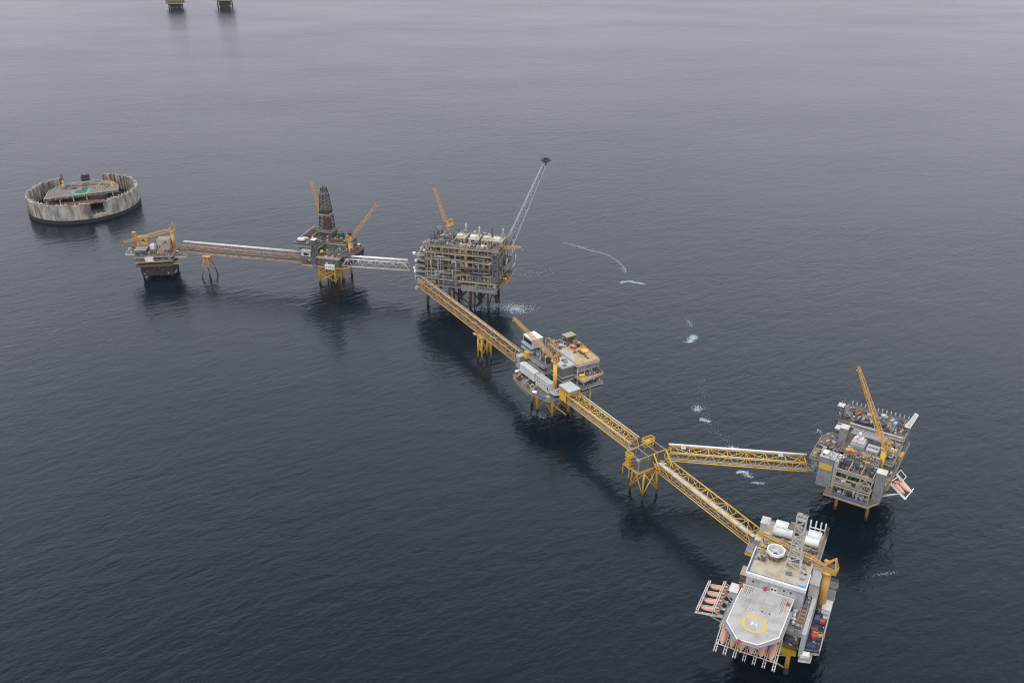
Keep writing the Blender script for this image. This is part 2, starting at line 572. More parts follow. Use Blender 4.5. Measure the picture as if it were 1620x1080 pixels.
def module(root, x0, x1, y0, y1, z0, z1, m='grey', rib=1.6, roof=None, name='module', openings=0, seed=0, fit=True):
    """a clad box: ribbed walls, a roof lip, and some openings let into frames"""
    R = random.Random(seed * 7 + int(x0 * 3 + z0))
    b = MB().box(x0, x1, y0, y1, z0, z1)
    if rib:
        t = 0.14
        k = int((x1 - x0) / rib)
        for i in range(1, k):
            x = x0 + (x1 - x0) * i / k
            b.box(x - 0.12, x + 0.12, y0 - t, y0 + 0.01, z0 + 0.15, z1 - 0.15)
            b.box(x - 0.12, x + 0.12, y1 - 0.01, y1 + t, z0 + 0.15, z1 - 0.15)
        k = int((y1 - y0) / rib)
        for i in range(1, k):
            y = y0 + (y1 - y0) * i / k
            b.box(x0 - t, x0 + 0.01, y - 0.12, y + 0.12, z0 + 0.15, z1 - 0.15)
            b.box(x1 - 0.01, x1 + t, y - 0.12, y + 0.12, z0 + 0.15, z1 - 0.15)
    if rib and fit:
        area = (x1 - x0 + y1 - y0) * (z1 - z0)
        for _ in range(min(60, int(area / 9))):
            b.m = R.choice([1, 2, 2, 0])
            side = R.random()
            w, h, t = R.uniform(0.4, 1.8), R.uniform(0.3, 1.8), R.uniform(0.25, 0.9)
            zz = R.uniform(z0 + 0.2, max(z0 + 0.3, z1 - h - 0.2))
            if R.random() < 0.35:
                w, h, t = R.uniform(2, 6), 0.22, 0.5
            if side < 0.6:
                x = R.uniform(x0, max(x0, x1 - w))
                b.box(x, min(x1, x + w), y0 - t, y0 - 0.16, zz, zz + h)
            elif side < 0.8:
                y = R.uniform(y0, max(y0, y1 - w))
                b.box(x0 - t, x0 - 0.16, y, min(y1, y + w), zz, zz + h)
            else:
                y = R.uniform(y0, max(y0, y1 - w))
                b.box(x1 + 0.16, x1 + t, y, min(y1, y + w), zz, zz + h)
        b.m = 0
    o = b.build(name, [m, 'lgrey', 'dark'], root)
    if roof:
        MB().box(x0 - 0.3, x1 + 0.3, y0 - 0.3, y1 + 0.3, z1 + 0.004, z1 + 0.3).build('roof', roof, o)
    for i in range(openings):
        w, h = R.uniform(1.2, 2.6), R.uniform(1.2, 2.4)
        zz = z0 + R.uniform(0.4, max(0.5, z1 - z0 - h - 0.4))
        side = R.random()
        q = MB()
        if side < 0.6:
            x = R.uniform(x0 + 0.5, max(x0 + 0.6, x1 - w - 0.5))
            q.box(x, x + w, y0 - 0.22, y0 - 0.02, zz, zz + h)
        elif side < 0.8:
            y = R.uniform(y0 + 0.5, max(y0 + 0.6, y1 - w - 0.5))
            q.box(x0 - 0.22, x0 - 0.02, y, y + w, zz, zz + h)
        else:
            y = R.uniform(y0 + 0.5, max(y0 + 0.6, y1 - w - 0.5))
            q.box(x1 + 0.02, x1 + 0.22, y, y + w, zz, zz + h)
        q.build('louvre', R.choice(['dark', 'glass', 'dark', 'offwhite']), o)
    return o


def fuss(b, R, x, y, z, w, d, h):
    """small fittings that crowd round a piece of equipment: boxes, risers, valves"""
    for _ in range(R.randint(4, 7)):
        b.m = R.choice([0, 1, 2, 2, 3])
        px, py = x + R.uniform(-0.5, 0.5) * w, y + R.uniform(-0.5, 0.5) * d
        t = R.random()
        if t < 0.45:
            b.cbox(px, py, z + R.choice([0, 0, h * 0.4]), R.uniform(0.4, 1.2), R.uniform(0.4, 1.2), R.uniform(0.4, 1.5), R.choice([0, 0, 0.5]))
        elif t < 0.75:
            b.tube((px, py, z), (px, py, z + h * R.uniform(0.5, 1.25)), R.uniform(0.1, 0.24), n=6)
        else:
            L = R.uniform(0.8, 2.2)
            zz = z + h * R.uniform(0.2, 0.9)
            b.tube((px - L / 2, py, zz), (px + L / 2, py, zz), R.uniform(0.12, 0.25), n=6) if R.random() < 0.5 else b.tube((px, py - L / 2, zz), (px, py + L / 2, zz), R.uniform(0.12, 0.25), n=6)
    b.m = 0


def gear(root, R, x, y, z, w, d, h, kind, m, m2):
    """one piece of process equipment standing on a deck"""
    rz = R.choice([0, pi / 2])
    b = MB()
    fuss(b, R, x, y, z, w, d, h)
    ml = [m, m2, 'dark', R.choice(['white', 'lgrey', 'oldyellow', 'rust', 'lgrey', 'brown'])]
    if kind == 'skid':
        b.cbox(x, y, z, w, d, 0.35)
        b.cbox(x - w * 0.15, y, z + 0.35, w * 0.5, d * 0.7, h * 0.8)
        b.m = 1
        b.cbox(x + w * 0.28, y + d * 0.1, z + 0.35, w * 0.25, d * 0.5, h * 0.5)
        b.tube((x - w * 0.4, y - d * 0.4, z + h * 0.6), (x + w * 0.45, y - d * 0.4, z + h * 0.6), 0.18)
        b.tube((x + w * 0.45, y - d * 0.4, z), (x + w * 0.45, y - d * 0.4, z + h * 0.7), 0.18)
        return b.build('equipment_skid', ml, root)
    if kind == 'drum':
        r = min(d, h) * 0.42
        L = max(w, d) * 0.8
        b.capsule(x, y, z + r + 0.5, L, r, rz)
        for s in (-0.3, 0.3):
            b.cbox(x + cos(rz) * L * s, y + sin(rz) * L * s, z, 0.4 if rz == 0 else r * 1.4, r * 1.4 if rz == 0 else 0.4, r + 0.2)
        b.m = 1
        b.tube((x, y, z + r * 1.9), (x, y, z + r * 2 + 1.1), 0.25)
        return b.build('pressure_vessel', ml, root)
    if kind == 'column':
        r = min(w, d) * 0.32
        b.capsule(x, y, z + h * 0.75, h, r, upright=True)
        b.m = 1
        b.lathe([(r * 1.25, 0), (r * 1.25, 0.25)], x, y, z + h * 0.95)
        b.tube((x + r, y, z), (x + r, y, z + h * 1.1), 0.2)
        return b.build('vertical_vessel', ml, root)
    if kind == 'cabinet':
        b.cbox(x, y, z, w * 0.8, d * 0.7, h, 0)
        b.m = 1
        b.cbox(x, y, z + h + 0.003, w * 0.86, d * 0.76, 0.18)
        b.cbox(x + w * 0.15, y - d * 0.35 - 0.07, z + 0.1, 0.9, 0.1, min(2.0, h * 0.8))
        return b.build('cabinet', ml, root)
    if kind == 'manifold':
        k = max(3, int(d / 0.9))
        for i in range(k):
            yy = y - d / 2 + d * (i + 0.5) / k
            hh = h * R.uniform(0.35, 0.8)
            b.m = i % 2
            b.path([(x - w / 2, yy, z), (x - w / 2, yy, z + hh), (x + w / 2, yy, z + hh), (x + w / 2, yy, z)], R.uniform(0.14, 0.3))
        b.m = 0
        for xx in (x - w * 0.25, x + w * 0.25):
            b.beam((xx, y - d / 2, z + h * 0.3), (xx, y + d / 2, z + h * 0.3), 0.25)
            b.beam((xx, y - d / 2, z), (xx, y - d / 2, z + h * 0.3), 0.25)
            b.beam((xx, y + d / 2, z), (xx, y + d / 2, z + h * 0.3), 0.25)
        return b.build('pipe_manifold', ml, root)
    if kind == 'cooler':
        b.cbox(x, y, z + h * 0.4, w, d, h * 0.35)
        for sx in (-1, 1):
            for sy in (-1, 1):
                b.beam((x + sx * w * 0.45, y + sy * d * 0.45, z), (x + sx * w * 0.45, y + sy * d * 0.45, z + h * 0.4), 0.25)
        b.m = 1
        k = max(1, int(w / 2.2))
        for i in range(k):
            b.lathe([(min(0.9, d * 0.4), 0), (min(0.9, d * 0.4), 0.3)], x - w / 2 + w * (i + 0.5) / k, y, z + h * 0.75 + 0.01)
        return b.build('fan_cooler', ml, root)
    if kind == 'frame':
        for sx in (-1, 1):
            for sy in (-1, 1):
                b.beam((x + sx * w / 2, y + sy * d / 2, z), (x + sx * w / 2, y + sy * d / 2, z + h), 0.28)
        for zz in (z + h * 0.5, z + h):
            b.beam((x - w / 2, y - d / 2, zz), (x + w / 2, y - d / 2, zz), 0.25)
            b.beam((x - w / 2, y + d / 2, zz), (x + w / 2, y + d / 2, zz), 0.25)
            b.beam((x - w / 2, y - d / 2, zz), (x - w / 2, y + d / 2, zz), 0.25)
            b.beam((x + w / 2, y - d / 2, zz), (x + w / 2, y + d / 2, zz), 0.25)
        b.m = 1
        for i in range(3):
            yy = y - d / 2 + d * (i + 1) / 4
            b.tube((x - w / 2 - 0.4, yy, z + h * 0.5 + 0.3), (x + w / 2 + 0.4, yy, z + h * 0.5 + 0.3), 0.22)
        b.cbox(x, y, z, w * 0.6, d * 0.5, h * 0.35)
        return b.build('pipe_rack', ml, root)
    if kind == 'stack':
        b.tube((x, y, z), (x, y, z + h), 0.5, 0.42, 10)
        b.cbox(x, y, z, w * 0.5, d * 0.5, h * 0.25)
        b.m = 1
        b.tube((x, y, z + h * 0.9), (x, y, z + h * 0.98), 0.6, n=10)
        return b.build('exhaust_stack', ml, root)


ALLK = ['skid', 'drum', 'column', 'cabinet', 'manifold', 'cooler', 'frame', 'skid', 'manifold', 'frame']


def scatter(root, x0, x1, y0, y1, z, seed, mats, cell=5.0, hmax=4.0, fill=0.85, kinds=ALLK):
    R = random.Random(seed)
    nx, ny = max(1, int((x1 - x0) / cell)), max(1, int((y1 - y0) / cell))
    cw, cd = (x1 - x0) / nx, (y1 - y0) / ny
    for i in range(nx):
        for j in range(ny):
            if R.random() > fill:
                continue
            w, d = cw * R.uniform(0.6, 0.95), cd * R.uniform(0.6, 0.95)
            x = x0 + cw * (i + 0.5) + R.uniform(-0.1, 0.1) * cw
            y = y0 + cd * (j + 0.5) + R.uniform(-0.1, 0.1) * cd
            gear(root, R, x, y, z, w, d, hmax * R.uniform(0.45, 1.0), R.choice(kinds), R.choice(mats), R.choice(mats))


def pipes(root, R, n, x0, x1, y, z0, z1, mats, out=-1):
    """pipes running along a face, with drops"""
    for _ in range(n):
        xa = R.uniform(x0, x1 - 4)
        xb = min(x1, xa + R.uniform(5, 24))
        za, zb = R.uniform(z0, z1), R.uniform(z0, z1)
        yy = y + out * R.uniform(0.2, 1.4)
        MB().path([(xa, yy, za), ((xa + xb) / 2, yy, za), ((xa + xb) / 2, yy, zb), (xb, yy, zb)], R.uniform(0.16, 0.42)).build('pipe', R.choice(mats), root)


def stair(root, x, y, z0, z1, dx, m='galv', name='stair_flight', steps=None):
    """zigzag stair flights climbing along x"""
    n = max(1, int((z1 - z0) / 3.5))
    b = MB()
    for i in range(n):
        za, zb = z0 + (z1 - z0) * i / n, z0 + (z1 - z0) * (i + 1) / n
        xa, xb = (x, x + dx) if i % 2 == 0 else (x + dx, x)
        b.beam((xa, y, za), (xb, y, zb), 1.1, 0.25)
        b.cbox(xb, y, zb, 1.6, 1.6, 0.15)
        b.beam((xa, y - 0.5, za + 1.1), (xb, y - 0.5, zb + 1.1), 0.1)
    for xx in (x - 0.8, x + dx + 0.8):
        b.beam((xx, y - 0.7, z0), (xx, y - 0.7, z1 + 1), 0.18)
        b.beam((xx, y + 0.7, z0), (xx, y + 0.7, z1 + 1), 0.18)
    return b.build(name, m, root)


def crane(label, base, ztop, tip, r=1.6, m='yellow', mp='yellow', cab=1.0, frame=9.0, w0=2.6, w1=1.1, n=13, cable=True, ped_base=None, group='pedestal cranes of the platforms'):
    """pedestal crane: base and tip in world coordinates"""
    bx, by, bz = base
    h = math.atan2(tip[1] - by, tip[0] - bx)
    root = thing('pedestal_crane', label, 'crane', base, h, group)
    L = math.hypot(tip[0] - bx, tip[1] - by)
    zt = ztop - bz
    MB().tube((0, 0, 0), (0, 0, zt - 1.6), r, r, 16).build('pedestal', mp, root)
    b = MB()
    b.lathe([(r * 1.15, zt - 1.6), (r * 1.5, zt - 1.2), (r * 1.5, zt - 0.3), (r * 1.1, zt)], 0, 0, 0, 16)
    b.build('slew_ring', m, root)
    k = r / 1.6
    house = MB()
    house.box(-3.6 * k, 1.6 * k, -1.6 * k, 1.6 * k, zt, zt + 2.6 * k)
    house.m = 1
    house.box(-3.2 * k, 0.4 * k, -1.2 * k, 1.2 * k, zt + 2.6 * k, zt + 3.3 * k)
    house.build('machinery_house', [m, 'brown'], root)
    c = MB().box(0.2 * k, 2.6 * k, -3.2 * k, -1.75 * k, zt + 0.2, zt + 2.5 * k).build('cab', m, root)
    MB().box(2.61 * k, 2.7 * k, -3.05 * k, -1.9 * k, zt + 0.9, zt + 2.2 * k).build('window', 'glass', c)
    pv = Vector((1.8 * k, 0, zt + 1.2 * k))
    tp = Vector((L, 0, tip[2] - bz))
    bm = MB()
    mid = pv + (tp - pv) * 0.18
    low = pv + (tp - pv) * 0.86
    bm.lattice(pv, mid, w0 * 0.5, w0, 3, 0.17 * k, up=(0, 0.01, 1))
    bm.lattice(mid, low, w0, w1 * 1.2, n, 0.17 * k, up=(0, 0.01, 1))
    bm.lattice(low, tp, w1 * 1.2, w1 * 0.7, 3, 0.15 * k, up=(0, 0.01, 1))
    bo = bm.build('boom', m, root)
    MB().lathe([(0.15, -0.6), (0.9 * k, -0.55), (0.9 * k, 0.55), (0.15, 0.6)], tp.x, tp.y, tp.z, 10, 'x', pi / 2).build('sheave', 'brown', bo)
    d = (tp - pv).normalized()
    up = Vector((-d.z, 0, d.x))
    ap = Vector((-2.2 * k, 0, zt + frame))
    a = MB()
    for s in (-1, 1):
        a.beam((1.4 * k, s * 1.3 * k, zt + 2.6 * k), ap + Vector((0, s * 0.5, 0)), 0.45 * k)
        a.beam((-3.2 * k, s * 1.3 * k, zt + 2.6 * k), ap + Vector((0, s * 0.5, 0)), 0.45 * k)
    for t in (0.3, 0.62, 1.0):
        q = Vector((1.4 * k, 0, zt + 2.6 * k)).lerp(ap, t)
        a.beam(q + Vector((0, -1.3 * k * (1 - t) - 0.5 * t, 0)), q + Vector((0, 1.3 * k * (1 - t) + 0.5 * t, 0)), 0.3 * k)
    a.build('gantry', m, root)
    if cable:
        cb = MB()
        for s in (-0.4, 0.4):
            cb.tube(ap + Vector((0, s, 0)), tp + Vector((0, s * 0.6, 0.4)), 0.045, n=4)
        cb.build('pendant_cable', 'dark', root)
        hk = MB()
        ln = 3.0
        hk.tube(tp + Vector((0.3, 0, -0.3)), tp + Vector((0.3, 0, -0.3 - ln)), 0.05, n=4)
        hk.ball(tp + Vector((0.3, 0, -0.4 - ln)), 0.55, 8, 5)
        hk.build('hook_block', 'yellow', root)
    return root


def truss_bridge(label, A, B, z0, w, h, n, m='yellow', style='W', endpost=0.0, deckm='lgrey', pipe_m=('offwhite', 'brown', 'lgrey'),
                 topm=None, top_pipe=None, r=0.36, rd=0.2, cover=None, cover_m='offwhite', roof=None, dense=False, group='truss bridges between the platforms', seed=0, side=1, clad=None, stations=()):
    """box truss bridge from A to B (world x, y); local x runs along it, local +y is its left side seen from A"""
    a, b = Vector((A[0], A[1])), Vector((B[0], B[1]))
    L = (b - a).length
    root = thing('truss_bridge', label, 'bridge', (A[0], A[1], 0), math.atan2(b.y - a.y, b.x - a.x), group)
    R = random.Random(seed)
    e = endpost
    topm = topm or m
    for s in (-1, 1):
        t = MB()
        y = s * w / 2
        t.tube((0, y, z0), (L, y, z0), r, n=8)
        t.tube((e, y, z0 + h), (L - e, y, z0 + h), r, n=8)
        t.beam((0, y, z0), (e, y, z0 + h), 2 * rd)
        t.beam((L, y, z0), (L - e, y, z0 + h), 2 * rd)
        P = L / n
        for i in range(n):
            x0, x1 = i * P, (i + 1) * P
            xm = (x0 + x1) / 2
            if style == 'W':
                t.tube((x0, y, z0), (max(xm, e), y, z0 + h), rd, n=6)
                t.tube((min(max(xm, e), L - e), y, z0 + h), (x1, y, z0), rd, n=6)
                if i:
                    t.tube((x0, y, z0), (x0, y, z0 + h), rd * 0.7, n=6)
                t.tube((xm, y, z0), (xm, y, z0 + h), rd * 0.7, n=6)
            else:
                xa, xb = min(max(x0, e), L - e), min(max(x1, e), L - e)
                if i % 2 == 0:
                    t.tube((x0, y, z0), (xb, y, z0 + h), rd, n=6)
                else:
                    t.tube((xa, y, z0 + h), (x1, y, z0), rd, n=6)
                t.tube((xb, y, z0), (xb, y, z0 + h), rd * 0.8, n=6)
        t.build('side_truss', m, root)
    t = MB()
    P = L / n
    k = int((L - 2 * e) / (P / (1 if not dense else 2))) or 1
    for i in range(k + 1):
        x = e + (L - 2 * e) * i / k
        t.tube((x, -w / 2, z0 + h), (x, w / 2, z0 + h), rd * 0.9, n=6)
        if i < k:
            x2 = e + (L - 2 * e) * (i + 1) / k
            t.tube((x, -w / 2 if i % 2 else w / 2, z0 + h), (x2, w / 2 if i % 2 else -w / 2, z0 + h), rd * 0.8, n=6)
    t.build('top_bracing', topm, root)
    t = MB()
    for i in range(n + 1):
        t.beam((L * i / n, -w / 2, z0), (L * i / n, w / 2, z0), 0.4, 0.5)
    t.build('floor_beam', m, root)
    wy0, wy1 = -w * 0.42, -w * 0.42 + 2.4
    if side < 0:
        wy0, wy1 = w * 0.42 - 2.4, w * 0.42
    wk = MB().box(0.2, L - 0.2, wy0, wy1, z0 + 0.5, z0 + 0.75).build('walkway', deckm, root)
    MB().rail([(0.2, wy0 + 0.1, z0 + 0.75), (L - 0.2, wy0 + 0.1, z0 + 0.75)], closed=False).rail([(0.2, wy1 - 0.1, z0 + 0.75), (L - 0.2, wy1 - 0.1, z0 + 0.75)], closed=False).build('handrail', 'galv', wk)
    if clad:
        MB().box(0.5, L - 0.5, wy0 - 0.16, wy0 - 0.06, z0 + 0.8, z0 + h * 0.62).build('side_panel', clad, root)
    lo, hi = (wy1 + 0.6, w * 0.45) if side > 0 else (-w * 0.45, wy0 - 0.6)
    q = lo
    i = 0
    while q < hi:
        rr = R.uniform(0.22, 0.5)
        z = z0 + 0.75 + rr + (R.uniform(0.8, 2.2) if i % 2 else 0)
        MB().tube((0.3, q + rr, z), (L - 0.3, q + rr, z), rr, n=8).build('pipe', pipe_m[i % len(pipe_m)], root)
        q += 2 * rr + 0.18
        i += 1
    if top_pipe:
        for yy, rr, mm in top_pipe:
            MB().tube((e * 0.6, yy, z0 + h + r + rr), (L - e * 0.6, yy, z0 + h + r + rr), rr, n=10).build('pipe', mm, root)
    if cover:
        y0, y1, zc = cover
        MB().box(1.0, L - 1.0, y0, y1, z0 + zc, z0 + zc + 0.5).build('cable_tray', cover_m, root)
    for x in stations:
        b_ = MB()
        b_.cbox(x, side * w * 0.5 * 0.55, z0 + h + 0.5, 3.4, 3.6, 0.3)
        for q_ in (-1.3, -0.4, 0.6, 1.3):
            b_.beam((x + q_, side * w * 0.3 + q_ * 0.6, z0 + h + 0.8), (x + q_ * 1.2, side * w * 0.3 + q_ * 0.6, z0 + h + 2.6 + q_ * 0.5), 0.25)
        b_.cbox(x + 0.4, side * w * 0.25, z0 + h + 0.8, 1.6, 1.4, 1.3)
        b_.build('anchor_station', 'offwhite', root)
    return root


CONT = 'freight boxes and baskets on the open decks'


def container(label, loc, rz, L, W, H, m, open_top=False, name='container', lid=None):
    root = thing(name, label, 'container', loc, rz, CONT)
    b = MB()
    if open_top:
        b.box(-L / 2, L / 2, -W / 2, W / 2, 0.1, 0.3)
        for s in (-1, 1):
            b.box(-L / 2, L / 2, s * W / 2 - 0.06, s * W / 2 + 0.06, 0.3, H)
            b.box(s * L / 2 - 0.06, s * L / 2 + 0.06, -W / 2 + 0.07, W / 2 - 0.07, 0.3, H)
    else:
        b.box(-L / 2, L / 2, -W / 2, W / 2, 0.12, H - 0.1)
    b.build('body', m, root)
    f = MB()
    for sx in (-1, 1):
        for sy in (-1, 1):
            f.box(sx * L / 2 - 0.13, sx * L / 2 + 0.13, sy * W / 2 - 0.13, sy * W / 2 + 0.13, 0, H)
    for sy in (-1, 1):
        f.box(-L / 2 + 0.13, L / 2 - 0.13, sy * W / 2 - 0.12, sy * W / 2 + 0.12, H - 0.2, H)
        k = int(L / 0.8)
        for i in range(1, k):
            x = -L / 2 + L * i / k
            f.box(x - 0.06, x + 0.06, sy * W / 2 - 0.1, sy * W / 2 + 0.1, 0.1, H - 0.2)
    for sx in (-1, 1):
        f.box(sx * L / 2 - 0.12, sx * L / 2 + 0.12, -W / 2 + 0.13, W / 2 - 0.13, H - 0.2, H)
    f.build('frame', m, root)
    if open_top:
        R = random.Random(int(L * 100 + loc[0]))
        c = MB()
        for i in range(int(L * 1.2)):
            c.cbox(-L * 0.4 + L * 0.8 * R.random(), (R.random() - 0.5) * W * 0.7, 0.31, R.uniform(0.4, 0.9), R.uniform(0.3, 0.7), R.uniform(0.2, H * 0.7), R.random())
        c.build('load', R.choice(['brown', 'lgrey', 'rust', 'navy']), root)
    if lid:
        MB().box(-L / 2 + 0.2, L / 2 - 0.2, -W / 2 + 0.2, W / 2 - 0.2, H - 0.098, H + 0.03).build('lid', lid, root)
    return root


def tote_tank(label, loc, rz, L, r, m, fm='red'):
    root = thing('tote_tank', label, 'tank', loc, rz, 'framed tanks on the open decks')
    MB().capsule(0, 0, r + 0.3, L, r, 0).build('shell', m, root)
    f = MB()
    for sx in (-1, 1):
        for sy in (-1, 1):
            f.beam((sx * (L / 2 + r * 0.5), sy * r, 0), (sx * (L / 2 + r * 0.5), sy * r, 2 * r + 0.5), 0.2)
        for zz in (0.1, 2 * r + 0.5):
            f.beam((sx * (L / 2 + r * 0.5), -r, zz), (sx * (L / 2 + r * 0.5), r, zz), 0.2)
    for sy in (-1, 1):
        for zz in (0.1, 2 * r + 0.5):
            f.beam((-(L / 2 + r * 0.5), sy * r, zz), (L / 2 + r * 0.5, sy * r, zz), 0.2)
    f.build('frame', fm, root)
    return root


def lifeboat_proto():
    root = thing('lifeboat', 'x', 'lifeboat')
    b = MB()
    prof = [(-5.4, 0.75, 0.5), (-5.2, 1.25, 0.9), (-3.0, 1.55, 1.2), (0, 1.6, 1.25), (2.6, 1.4, 1.15), (4.4, 0.8, 0.85), (5.6, 0.12, 0.35)]
    N = 14
    st = len(b.v)
    for x, w, h in prof:
        for i in range(N):
            a = 2 * pi * i / N
            zz = sin(a)
            b.v.append((x, w * cos(a), 1.3 + (h * zz if zz > 0 else h * zz * 0.85)))
    for k in range(len(prof) - 1):
        for i in range(N):
            j = (i + 1) % N
            b.face([st + k * N + i, st + k * N + j, st + (k + 1) * N + j, st + (k + 1) * N + i], True)
    b.face([st + i for i in reversed(range(N))])
    e = st + (len(prof) - 1) * N
    b.face([e + i for i in range(N)])
    b.build('hull', 'orange', root)
    w = MB().box(-5.0, -3.0, -0.85, 0.85, 2.3, 3.35).build('wheelhouse', 'orange', root)
    MB().box(-2.99, -2.92, -0.7, 0.7, 2.75, 3.2).box(-4.7, -3.3, -0.92, -0.86, 2.75, 3.15).box(-4.7, -3.3, 0.86, 0.92, 2.75, 3.15).build('window', 'glass', w)
    for s in (-1, 1):
        g = MB()
        g.path([(-4.6, s * 1.45, 1.45), (-3, s * 1.62, 1.45), (0, s * 1.66, 1.45), (2.6, s * 1.46, 1.45), (4.4, s * 0.85, 1.45)], 0.09, 6)
        g.build('fender', 'offwhite', root)
    return root


BOAT = lifeboat_proto()
_boat_used = [False]


def lifeboat(label, loc, heading, pitch, group):
    o = BOAT if not _boat_used[0] else copy_tree(BOAT)
    _boat_used[0] = True
    o.location = loc
    o.rotation_euler = (0, pitch, heading)
    return tag(o, label, 'lifeboat', group)


# ================================================================== the near platform with the helideck
F7 = Frame(129.9, 371.9, -26.4)
A7 = F7.a
p7 = thing('oil_platform', 'near grey and white accommodation platform with an octagonal helideck', 'oil platform', F7(0, 0), A7, 'oil platforms of the field')
jacket(p7, [(18, 24), (-10, 24), (-10, 56), (18, 56), (18, 88), (-10, 88)], [(0, 1), (1, 2), (2, 3), (3, 0), (3, 4), (4, 5), (5, 2)], 24, 1.25, 'yellow', batter=1.02)
deck(p7, [(-13, 20), (25, 20), (25, 96), (-13, 96)], 26, 'grating', 1.0, 'galv', 'yellow', 1.8)
# yellow girder box over the front leg
MB().box(13.5, 22.3, 17.6, 19.6, 19.8, 23.6).build('yellow_girder', 'yellow', p7)
k = MB()
for x in (14.5, 21.5):
    k.beam((18, 22, 14), (x, 18.6, 19.8), 0.6)
    k.beam((x, 18.6, 19.8), (x, 24, 23), 0.5)
k.beam((14.5, 18.6, 19.3), (21.5, 18.6, 19.3), 0.5)
k.build('girder_strut', 'yellow', p7)
deck(p7, rect(13, 25, 15.6, 26), 30, 'grey', 0.6, 'galv', 'dgrey', 0.8)
# module below the helideck
module(p7, -12, 12.8, 6, 28.4, 26.02, 45.5, 'dgrey', 2.2, openings=10, seed=1)
module(p7, 13, 22.6, 24, 29.5, 26.02, 40.5, 'grey', 2.0, openings=4, seed=2)
k = MB()
for x in (-11, -4, 4, 11):
    k.beam((x, 7, 36), (x, -9 if abs(x) < 8 else -3, 48), 0.55)
    k.beam((x, 27, 46), (x, -11 if abs(x) < 8 else -4, 48.4), 0.5)
for y in (-8, 0, 8, 16, 24):
    k.beam((-12.5 if y > -6 else -7, y, 48.5), (13 if y > -6 else 7, y, 48.5), 0.5, 0.9)
k.build('helideck_truss', 'grey', p7)
# living quarters with the high roof
lq = module(p7, -12, 20, 29, 53, 26.03, 57.2, 'lgrey', 0, seed=3)
wd = MB()
for x in (-8.6, 8.6, 12.4):
    wd.box(x, x + 1.1, 28.86, 28.98, 52.6, 53.5)
for zz in (30, 34, 38, 42, 46, 50, 54):
    for i in range(7):
        wd.box(-12.14, -12.02, 31 + i * 3.1, 32.2 + i * 3.1, zz, zz + 1.0)
        wd.box(20.02, 20.14, 31 + i * 3.1, 32.2 + i * 3.1, zz, zz + 1.0)
wd.build('window', 'glass', lq)
MB().box(2.0, 5.6, 28.6, 28.98, 50.2, 53.4).build('door', 'white', lq)
MB().box(2.3, 3.4, 28.5, 28.59, 51.4, 52.6).build('door_window', 'glass', lq)
MB().box(4.1, 5.2, 28.5, 28.59, 51.4, 52.6).build('door_window', 'glass', lq)
MB().box(-1.6, 0.0, 27.6, 28.9, 50.05, 52.0).build('fire_cabinet', 'red', p7)
MB().box(-12.2, 20.2, 28.8, 53.2, 57.21, 57.7).build('roof_deck', 'tan', lq)
MB().box(-12.6, 20.6, 27.9, 29.3, 56.4, 58.7).build('front_parapet', 'white', lq)
MB().box(-12.7, -12.21, 29.31, 53.0, 57.0, 58.9).box(20.21, 20.7, 29.31, 42.0, 57.0, 58.9).build('side_parapet', 'white', lq)
k = MB()
R = random.Random(5)
for i in range(26):
    x = -11.4 + i * 1.2
    k.cbox(x, 30.0 + R.uniform(-0.2, 0.2), 57.71, R.uniform(0.7, 1.2), R.uniform(0.5, 1.0), R.uniform(0.3, 0.9))
for i in range(14):
    k.cbox(-11.5, 31 + i * 1.5, 57.71, 0.7, 1.1, R.uniform(0.3, 0.8))
k.build('cable_ladder', 'blue', lq)
MB().cbox(17.4, 32.4, 57.71, 3.6, 2.4, 0.8).build('tarpaulin', 'lightblue', lq)
MB().cbox(9.2, 38.6, 57.71, 3.2, 2.8, 0.5, 0.2).build('hatch', 'dgrey', lq)
scatter(lq, -10.5, 6, 33, 42, 57.72, 11, ['tan', 'lgrey', 'beige'], 4.5, 1.0, 0.35, ['skid', 'cabinet', 'frame'])
scatter(lq, -11, 19, 49, 53, 57.72, 12, ['beige', 'oldyellow', 'lgrey'], 4.0, 2.0, 0.8, ['skid', 'cabinet', 'frame', 'manifold'])
scatter(lq, 4, 19.5, 50, 53, 57.72, 112, ['beige', 'dgrey', 'lgrey', 'rust'], 2.6, 2.2, 0.95)
scatter(lq, -11, -5, 42, 48, 57.72, 113, ['beige', 'tan', 'rust', 'lgrey'], 3.0, 1.2, 0.7, ['skid', 'cabinet', 'frame'])
scatter(lq, 14, 19, 36, 49, 57.72, 13, ['lgrey', 'beige', 'offwhite'], 3.6, 2.0, 0.7)
# round white antenna platform on its lattice stub
rp = MB()
for i in range(8):
    a = 2 * pi * i / 8
    rp.beam((-0.7 + 3.4 * cos(a), 48.5 + 3.4 * sin(a), 57.7), (-0.7 + 4.6 * cos(a), 48.5 + 4.6 * sin(a), 62), 0.35)
    a2 = a + pi / 4
    rp.beam((-0.7 + 3.4 * cos(a), 48.5 + 3.4 * sin(a), 57.7), (-0.7 + 4.6 * cos(a2), 48.5 + 4.6 * sin(a2), 62), 0.25)
rp.build('antenna_support', 'brown', p7)
oct_ = [(-0.7 + 5.4 * cos(2 * pi * (i + 0.5) / 8), 48.5 + 5.4 * sin(2 * pi * (i + 0.5) / 8)) for i in range(8)]
octi = [(-0.7 + 4.7 * cos(2 * pi * (i + 0.5) / 8), 48.5 + 4.7 * sin(2 * pi * (i + 0.5) / 8)) for i in range(8)]
rd = MB().prism(oct_, 62, 62.3).build('antenna_deck', 'lgrey', p7)
MB().ringpoly(oct_, octi, 62.31, 64.0).build('screen', 'white', rd)
MB().lathe([(2.6, 0), (2.6, 0.5), (2.2, 1.0), (0.2, 1.3)], -0.7, 48.5, 62.31, 18).build('dome', 'offwhite', rd)
